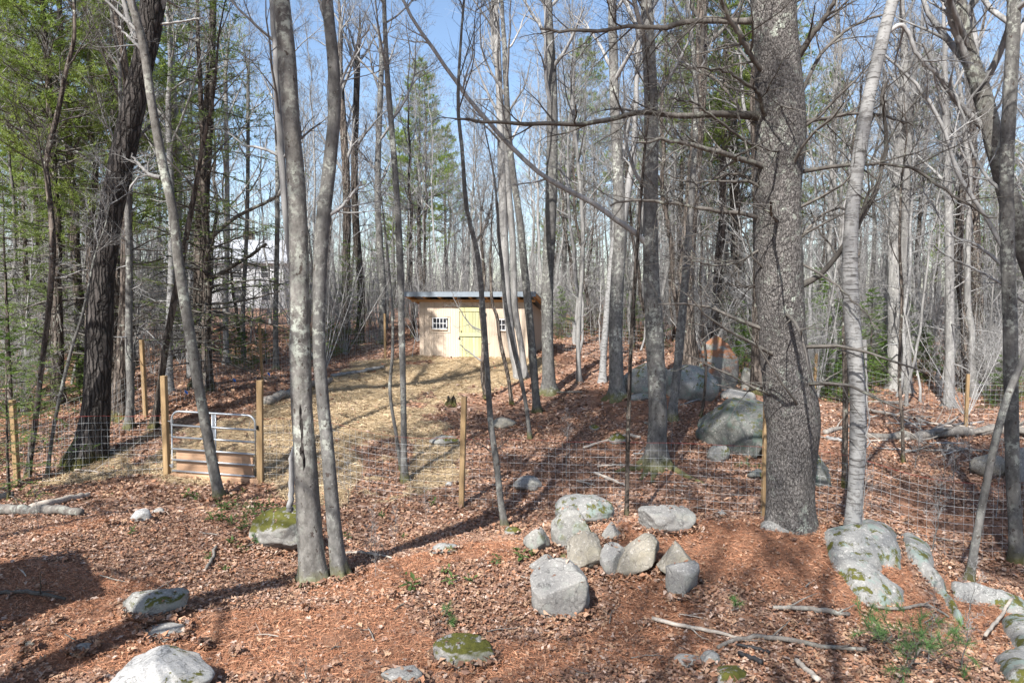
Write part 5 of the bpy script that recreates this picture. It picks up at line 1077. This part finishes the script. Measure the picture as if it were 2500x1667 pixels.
log('lichen crusted forked stick across the lower right litter', [(1648,1500,9),(1690,1484,11),(1740,1476,12),(1820,1486,12),(1900,1498,11),(1990,1502,9)], 'bark_log', sub=3, sl=.25)
log('split weathered stick above the forked one', [(1498,1436,10),(1560,1448,10),(1640,1462,9),(1700,1478,7)], 'deadwood', sub=2, sl=.3)
log('grey broken stick below the bedrock lobe', [(1775,1405,9),(1830,1408,11),(1890,1414,12),(1950,1424,10)], 'bark_log', sub=3, sl=.3)
log('thin stick lying below the needle cleft', [(1990,1400,7),(2060,1408,7),(2125,1402,7),(2180,1428,4)], 'bark_log', sub=3, sl=.2)
log('pale splintered slat at the lower edge', [(1828,1530,12),(1850,1550,13),(1880,1582,14)], 'deadwood')
log('blackened stick near the lower edge', [(1696,1512,9),(1720,1522,11),(1750,1536,13)], 'char')
log('charred black stick under the forked stick', [(1690,1492,5),(1730,1498,8),(1768,1510,8)], 'char')
log('dark branch lying in the roof shadow', [(-20,1378,10),(30,1370,9),(70,1374,10),(150,1386,7)], 'twig_dark', sub=3, sl=.4)
log('grey stick standing out of the leafy bank', [(474,1316,8),(486,1294,8),(497,1266,7)], 'bark_log')
log('thin slanting stick among the right hand boulders', [(2262,1482,8),(2290,1450,8),(2325,1395,7)], 'deadwood', lift=2.5)
log('dead branch lying in the gully behind the pair of maples', [(775,1278,5),(830,1276,7),(900,1288,4)], 'deadwood', sub=5, sl=.5)
log('pale stick by the roots of the large grey trunk', [(1340,1032,6),(1390,1018,7),(1440,1004,6),(1470,1012,9)], 'deadwood')
log('long straight stick behind the wire mesh', [(1365,1090,7),(1400,1106,8),(1440,1120,4)], 'deadwood')
for u, v in [(930,1395),(150,1468),(400,1340),(640,1470),(1120,1460),(1400,1440),(620,1250),(1190,1330),(230,1330),(860,1480),(1560,1420),(1350,1560),(760,1500),(1850,1360),(2150,1420),(500,1235),(60,1330),(1010,1420),(1450,1520),(700,1560),(1320,1290),(2230,1180),(2150,1240),(1580,1120),(1350,1150)]:
    a = random.uniform(0, 6.28); L = random.uniform(25, 80); log('thin dry twig lying on the leaf litter', [(u, v, 3), (u + L*.5*math.cos(a), v + L*.2*math.sin(a), 3), (u + L*math.cos(a) + 1, v + L*.4*math.sin(a), 1.5)], random.choice(['deadwood', 'bark_log', 'twig_dark']), 'dry_twig', 'twig', 'dry twigs on the litter', k=5, sub=2, sl=.15)
rgb = np.random.default_rng(15)
for i in range(34):
    u, v = (rgb.uniform(1930, 2350), rgb.uniform(925, 1060)) if i < 24 else (rgb.uniform(20, 330), rgb.uniform(990, 1090)) if i < 28 else (rgb.uniform(1260, 1700), rgb.uniform(850, 1130)); a = rgb.normal(0, .5) + (math.pi if rgb.random() < .5 else 0); L = rgb.uniform(40, 130)
    log('bleached dead branch lying in the woodland litter', [(u, v, 4.5), (u + L*.5*math.cos(a), v + L*.14*math.sin(a), 4), (u + L*math.cos(a), v + L*.3*math.sin(a), 2)], ['deadwood', 'bark_log', 'twig'][i % 3], 'dead_branch', 'branch', 'dead branches in the woodland litter', k=5, sub=5, sl=.5, lift=1.2)
b = ghit(1036, 932); mb = MB(); n = 14; a_ = np.linspace(0, 2*math.pi, n, endpoint=False); rg = np.random.default_rng(3); Vs = []
for hh, rr in ((-.1,.19),(.0,.17),(.1,.14),(.2,.13)): Vs.append(np.stack([np.cos(a_)*rr*(1+.2*rg.normal(size=n)), np.sin(a_)*rr*(1+.15*rg.normal(size=n)), hh + (.06*rg.normal(size=n) if hh > .15 else 0*a_)], -1))
Vs.append([[0, 0, .1]]); mb.put(np.concatenate(Vs), [(j*n+i, j*n+(i+1) % n, (j+1)*n+(i+1) % n, (j+1)*n+i) for j in range(3) for i in range(n)] + [(3*n+i, 3*n+(i+1) % n, 4*n) for i in range(n)])
o = mb.build('tree_stump', M['bark_oak']); o.location = tuple(b); tag(o, 'dark jagged rotten stump at the right edge of the straw', 'stump')
b = ghit(2152, 905); mb = MB(); mb.tube([(0,0,-.1),(.02,0,.3),(-.02,0,.62),(.05,0,.95)], [.085,.08,.08,.05], 10); o = mb.build('birch_snag', M['bark_birch'], None, True); o.location = tuple(b); tag(o, 'short broken white birch snag in the right woods', 'snag')
for (u, v), lab in zip([(425,915), (536,885), (615,870)], ['small blue marker flag left of the leaning maple', 'small blue marker flag behind the leaning maple', 'small blue marker flag near the thin pale stake']):
    b = ghit(u, v + 8); o = empty('marker_flag', b, lab, 'flag'); mb = MB(); mb.tube([(0,0,-.05),(0,0,.30)], .003, 5); mb.build('wire_stem', M['wire'], o)
    g = []; 
    for i in range(4): g += [(i*.025, .012*math.sin(i*1.9), .30 - .012*i), (i*.025, .012*math.sin(i*1.9+.6), .23 - .014*i)]
    mb = MB(); mb.put(g, [(0,1,3,2),(2,3,5,4),(4,5,7,6)]); mb.build('cloth', M['blue_flag'], o)
def leafplant(seed, n, h, ll, name, fm):
    rg = np.random.default_rng(seed); o = bpy.data.objects.new(name, None); COL.objects.link(o)
    st = np.zeros((3, 4, 3)); 
    for i in range(3): st[i, :, 2] = np.linspace(-.02, h * rg.uniform(.6, 1), 4); st[i, :, 0] = np.linspace(0, rg.normal(0, .05), 4); st[i, :, 1] = np.linspace(0, rg.normal(0, .05), 4)
    v, q = tube_arrays(st, np.full((3, 4), .0025), 4); add('stem', make_mesh('stem', v, quads=q), M['bark_brown'], o)
    S, T = along(st, n, .35, 1, rg); D = unit(T * .3 + rg.normal(size=S.shape) * [1, 1, .3] + [0, 0, -.15]); L = ll * (.6 + .6 * rg.random(len(S)))
    lat = unit(np.cross(D, [0, 0, 1.0])); mid = S + D * L[:, None] * .5 + [0, 0, .006]; w = L[:, None] * .24
    V = np.stack([S, mid + lat * w, S + D * L[:, None], mid - lat * w], 1).reshape(-1, 3); add('leaves', make_mesh('leaves', V, quads=np.arange(len(V)).reshape(-1, 4), smooth=False), M[fm], o); return o
LP = [leafplant(61, 4, .16, .09, 'seedling', 'leaf_green'), leafplant(62, 3, .12, .08, 'seedling', 'leaf_green')]
rgp = np.random.default_rng(77)
for i in range(62):
    if i < 46: u, v = rgp.normal(560, 62), rgp.normal(1178, 26)
    else: u, v = [(940,1362),(1010,1325),(1030,1352),(1075,1340),(1200,1292),(1225,1282),(1140,1300),(540,1255),(480,1290),(1010,1270),(800,1240),(880,1190),(990,1165),(930,1240),(300,1230),(520,1320)][i - 46]
    g = ghit(float(u), float(v)); place(LP[i % 2], g[0], g[1], random.uniform(.6, 1.1), 'small green broad leaved seedling in the dead leaves', 'seedling', 'seedlings on the leafy bank', dz=.03)
def bough(label, u, v, n, spread, nl, name='pine_bough', seed=1, h=.25):
    rg = np.random.default_rng(seed); b = ghit(u, v); o = empty(name, b, label, 'pine bough')
    P0 = np.zeros((1, 6, 3)); P0[0, :, 0] = np.linspace(0, .12, 6); P0[0, :, 2] = np.linspace(0, h, 6)
    P1, R1 = grow(rg, P0, np.full((1, 6), .008), n, .05, 1, 65, spread, .6, 7, .18, .02, .003); P2, R2 = grow(rg, P1, R1, 3, .4, 1, 45, spread * .4, .6, 4, .18, .02, .002)
    v_, q_ = merge([tube_arrays(P0, np.full((1, 6), .008), 6), tube_arrays(P1, R1, 4), tube_arrays(P2, R2, 3)]); add('stem', make_mesh('stem', v_, quads=q_), M['twig_dark'], o)
    S, T = along(np.concatenate([P2, P1[:, ::2][:, :4]]), 6, .45, 1, rg); S = np.repeat(S, 7, 0); T = np.repeat(T, 7, 0); D = unit(T * .8 + .55 * rg.normal(size=S.shape) + [0, 0, -.05]); fv, ft = blades(S, D, nl * (.7 + .5 * rg.random(len(S))), .0045, rg)
    add('needles', make_mesh('needles', fv, tris=ft, smooth=False), M['bough_green'], o)
M['bough_green'] = foliage('bough_green', (.07,.14,.045), (.15,.25,.085), .3)
bough('green white pine seedling spreading over the lower right litter', 2075, 1555, 10, .46, .09, 'pine_seedling', 4, .22)
bough('second tuft of green pine needles beside the pine seedling', 2015, 1490, 5, .28, .08, 'pine_seedling', 6, .1)
for u, v, lab in [(1000,1432,'green needle sprig lying on the open litter below the crest'), (1668,1408,'pale green needle sprig right of the square block'), (1295,1305,'green needle sprig beside the moss streaked stone'), (560,1258,'green needle sprig near the moss capped rock'), (1710,1085,'large green pine sprig lying near the rooted trunk')]:
    bough(lab, u, v, 2 if u != 1710 else 5, .14 if u != 1710 else .35, .07, 'needle_sprig', int(u), .04)
for u, v, s in [(2130,1530,.10),(2205,1540,.12),(1420,1250,.06),(905,1260,.09),(850,1300,.10),(980,1200,.08),(1975,1240,.10),(2140,1270,.18),(2100,1080,.2),(2230,1090,.16),(690,1200,.1),(90,1220,.08),(800,1160,.12),(2285,1190,.14),(1540,1030,.12),(1300,1100,.12),(2180,1150,.16),(860,1330,.06)]:
    g = ghit(u, v); place(SAPL[random.randrange(2)], g[0], g[1], s * 1.6, 'knee high leafless twig shrub in the leaf litter', 'shrub', 'twig shrubs in the litter')

# ------------------------------------------------------------------ litter
def scatter(n, y0, y1, rg, half=.80):
    y = np.sqrt(rg.uniform(y0**2, y1**2, n)); x = rg.uniform(-half, half, n) * y + rg.normal(0, .2, n); return x, y
PAL = np.array([(.325,.198,.132),(.385,.25,.172),(.235,.133,.09),(.45,.335,.27),(.145,.084,.06),(.345,.175,.103),(.30,.19,.14),(.395,.255,.165),(.215,.125,.09),(.285,.152,.093)])
def leaf_template(st):
    s = np.array([a for a, b in st]); w = np.array([b for a, b in st]); n = len(s)
    V = np.concatenate([np.stack([s - .5, 0*s, 0*s], -1), np.stack([s - .5, w, .0*s], -1), np.stack([s - .5, -w, .0*s], -1)])
    q = [(i, i+1, n+i+1, n+i) for i in range(n-1)] + [(i+1, i, 2*n+i, 2*n+i+1) for i in range(n-1)]
    return V, np.array(q)
def leaves(name, label, x, y, tmpl, smin, smax, tilt, rg, zoff=.012, pal=PAL, pile=.03, mat='leaf', zz=None):
    V0, q0 = tmpl; n = len(x); sz = rg.uniform(smin, smax, n)
    cu = rg.normal(0, .9, n)[:, None]; be = rg.normal(0, .35, n)[:, None]
    L = np.repeat(V0[None], n, 0).copy(); L[..., 2] += cu * L[..., 1]**2 * 1.6 + be * L[..., 0]**2 * 1.4 + .10 * np.abs(L[..., 1])
    L *= sz[:, None, None]
    a = rg.uniform(0, 2*math.pi, n); e1 = rg.normal(0, tilt, n); e2 = rg.normal(0, tilt, n)
    def rot(L, ax, an):
        c, s = np.cos(an)[:, None], np.sin(an)[:, None]; i, j = [(1, 2), (2, 0), (0, 1)][ax]; A_, B_ = L[..., i].copy(), L[..., j].copy(); L[..., i] = c*A_ - s*B_; L[..., j] = s*A_ + c*B_; return L
    L = rot(L, 0, e1); L = rot(L, 1, e2); L = rot(L, 2, a)
    z = gz(x, y) + zoff + pile * rg.random(n) if zz is None else zz + .006
    V = (L + np.stack([x, y, z], -1)[:, None]).reshape(-1, 3); m = len(V0)
    q = (q0[None] + (np.arange(n) * m)[:, None, None]).reshape(-1, q0.shape[1])
    c = pal[rg.integers(0, len(pal), n)] * rg.uniform(.75, 1.2, (n, 1)); c = np.repeat(c, m, 0)
    kw = dict(quads=q) if q.shape[1] == 4 else dict(tris=q)
    o = add(name, make_mesh(name, V, smooth=False, col=c, **kw), M[mat]); return tag(o, label, 'leaf litter', kind='stuff')
OAK = leaf_template([(0,.03),(.2,.27),(.36,.11),(.55,.36),(.74,.13),(1,.03)]); OVAL = leaf_template([(0,.04),(.45,.30),(1,.02)])
DIA = (np.array([(-.5,0,0),(.05,.33,.05),(.5,0,0),(-.05,-.3,.05)]), np.array([(0,2,1),(0,3,2)]))
rgl = np.random.default_rng(21)
def keep(x, y, ps, pn):
    s, n = masks(x, y); r_ = rgl.random(len(x)); k_ = np.where(s, r_ < ps, np.where(needcore(x, y), r_ < pn * .38, np.where(n, r_ < pn, True))); return x[k_], y[k_]
x, y = keep(*scatter(13000, 4.2, 9.2, rgl), .04, .33); leaves('oak_leaf_litter', 'curled tan oak leaves over the near slope', x, y, OAK, .035, .088, .25, rgl)
x, y = keep(*scatter(75000, 4.2, 10, rgl), .05, .42); leaves('leaf_litter', 'brown fallen leaves over the near slope', x, y, DIA, .02, .05, .3, rgl)
x, y = keep(*scatter(75000, 9.5, 18, rgl), .14, .5); leaves('leaf_litter', 'brown fallen leaves around the fence and leaf hollow', x, y, DIA, .04, .10, .35, rgl)
x, y = keep(*scatter(52000, 17.5, 42, rgl), .05, .6); leaves('leaf_litter', 'brown fallen leaves on the woodland floor', x, y, DIA, .09, .17, .38, rgl, zoff=.02)
rx = []; ry = []
for (a, b_, sw, sd) in ROCKS + [(q_[0], q_[1], .45, .45) for q_ in BASES if q_[1] < 12]:
    if b_ > 12: continue
    n_ = int(60 + 190 * (sw + sd)); th = rgl.uniform(0, 2*math.pi, n_); rr = rgl.normal(1.02, .10, n_); rx.append(a + np.cos(th) * sw / 2 * rr); ry.append(b_ + np.sin(th) * sd / 2 * rr)
leaves('leaf_drift', 'dead leaves drifted against the feet of the stones', np.concatenate(rx), np.concatenate(ry), DIA, .035, .085, .45, rgl, .02, pile=.06)
rt = np.concatenate(RTOP); leaves('caught_leaves', 'few dead leaves caught on top of the stones', rt[:, 0], rt[:, 1], OVAL, .03, .07, .25, rgl, zz=rt[:, 2])
def strands(name, label, x, y, l0, l1, w, tilt, pal, mat, rg, pile=.03, zoff=.008):
    n = len(x); a = rg.uniform(0, 2*math.pi, n); e = rg.normal(0, tilt, n); D = np.stack([np.cos(a)*np.cos(e), np.sin(a)*np.cos(e), np.sin(e)], -1); L = rg.uniform(l0, l1, n)[:, None]
    lat = np.stack([-np.sin(a), np.cos(a), rg.normal(0, .5, n)], -1) * w * .5; C0 = np.stack([x, y, gz(x, y) + zoff + pile * rg.random(n) ** 1.5], -1); bend = np.stack([0*a, 0*a, -.12 * L[:, 0]], -1) + lat / w * .2 * L * rg.normal(size=(n, 1))
    V = np.stack([C0 - D*L*.5 + bend, C0 + lat, C0 + D*L*.5 + bend, C0 - lat], 1).reshape(-1, 3)
    q = np.arange(n * 4).reshape(-1, 4); c = np.repeat(pal[rg.integers(0, len(pal), n)] * rg.uniform(.75, 1.2, (n, 1)), 4, 0)
    return tag(add(name, make_mesh(name, V, quads=q, smooth=False, col=c), M[mat]), label, 'litter', kind='stuff')
SP = np.array([(.52,.40,.25),(.43,.32,.185),(.60,.475,.305),(.32,.23,.13),(.48,.37,.24)])
mn_ = STRAW.min(0); mx_ = STRAW.max(0); x = rgl.uniform(mn_[0], mx_[0], 150000); y = rgl.uniform(mn_[1], mx_[1], 150000); s, _ = masks(x, y); k_ = s & (rgl.random(150000) < np.clip(1.5 - y / 32, .3, 1)); 
strands('straw_mulch', 'golden straw spread over the slope from gate to shed', x[k_], y[k_], .12, .34, .009, .16, SP, 'straw', rgl, .06)
NP = np.array([(.40,.19,.105),(.33,.145,.078),(.48,.26,.155),(.25,.11,.06)])
x, y = scatter(190000, 4.2, 10, rgl); s, n_ = masks(x, y); n_ = n_ | needcore(x, y); k_ = n_ | (rgl.random(len(x)) < .10); x, y = x[k_], y[k_]
strands('pine_needles', 'orange brown pine needles matted over the near slope', x, y, .07, .13, .0042, .22, NP, 'needle', rgl, .025)
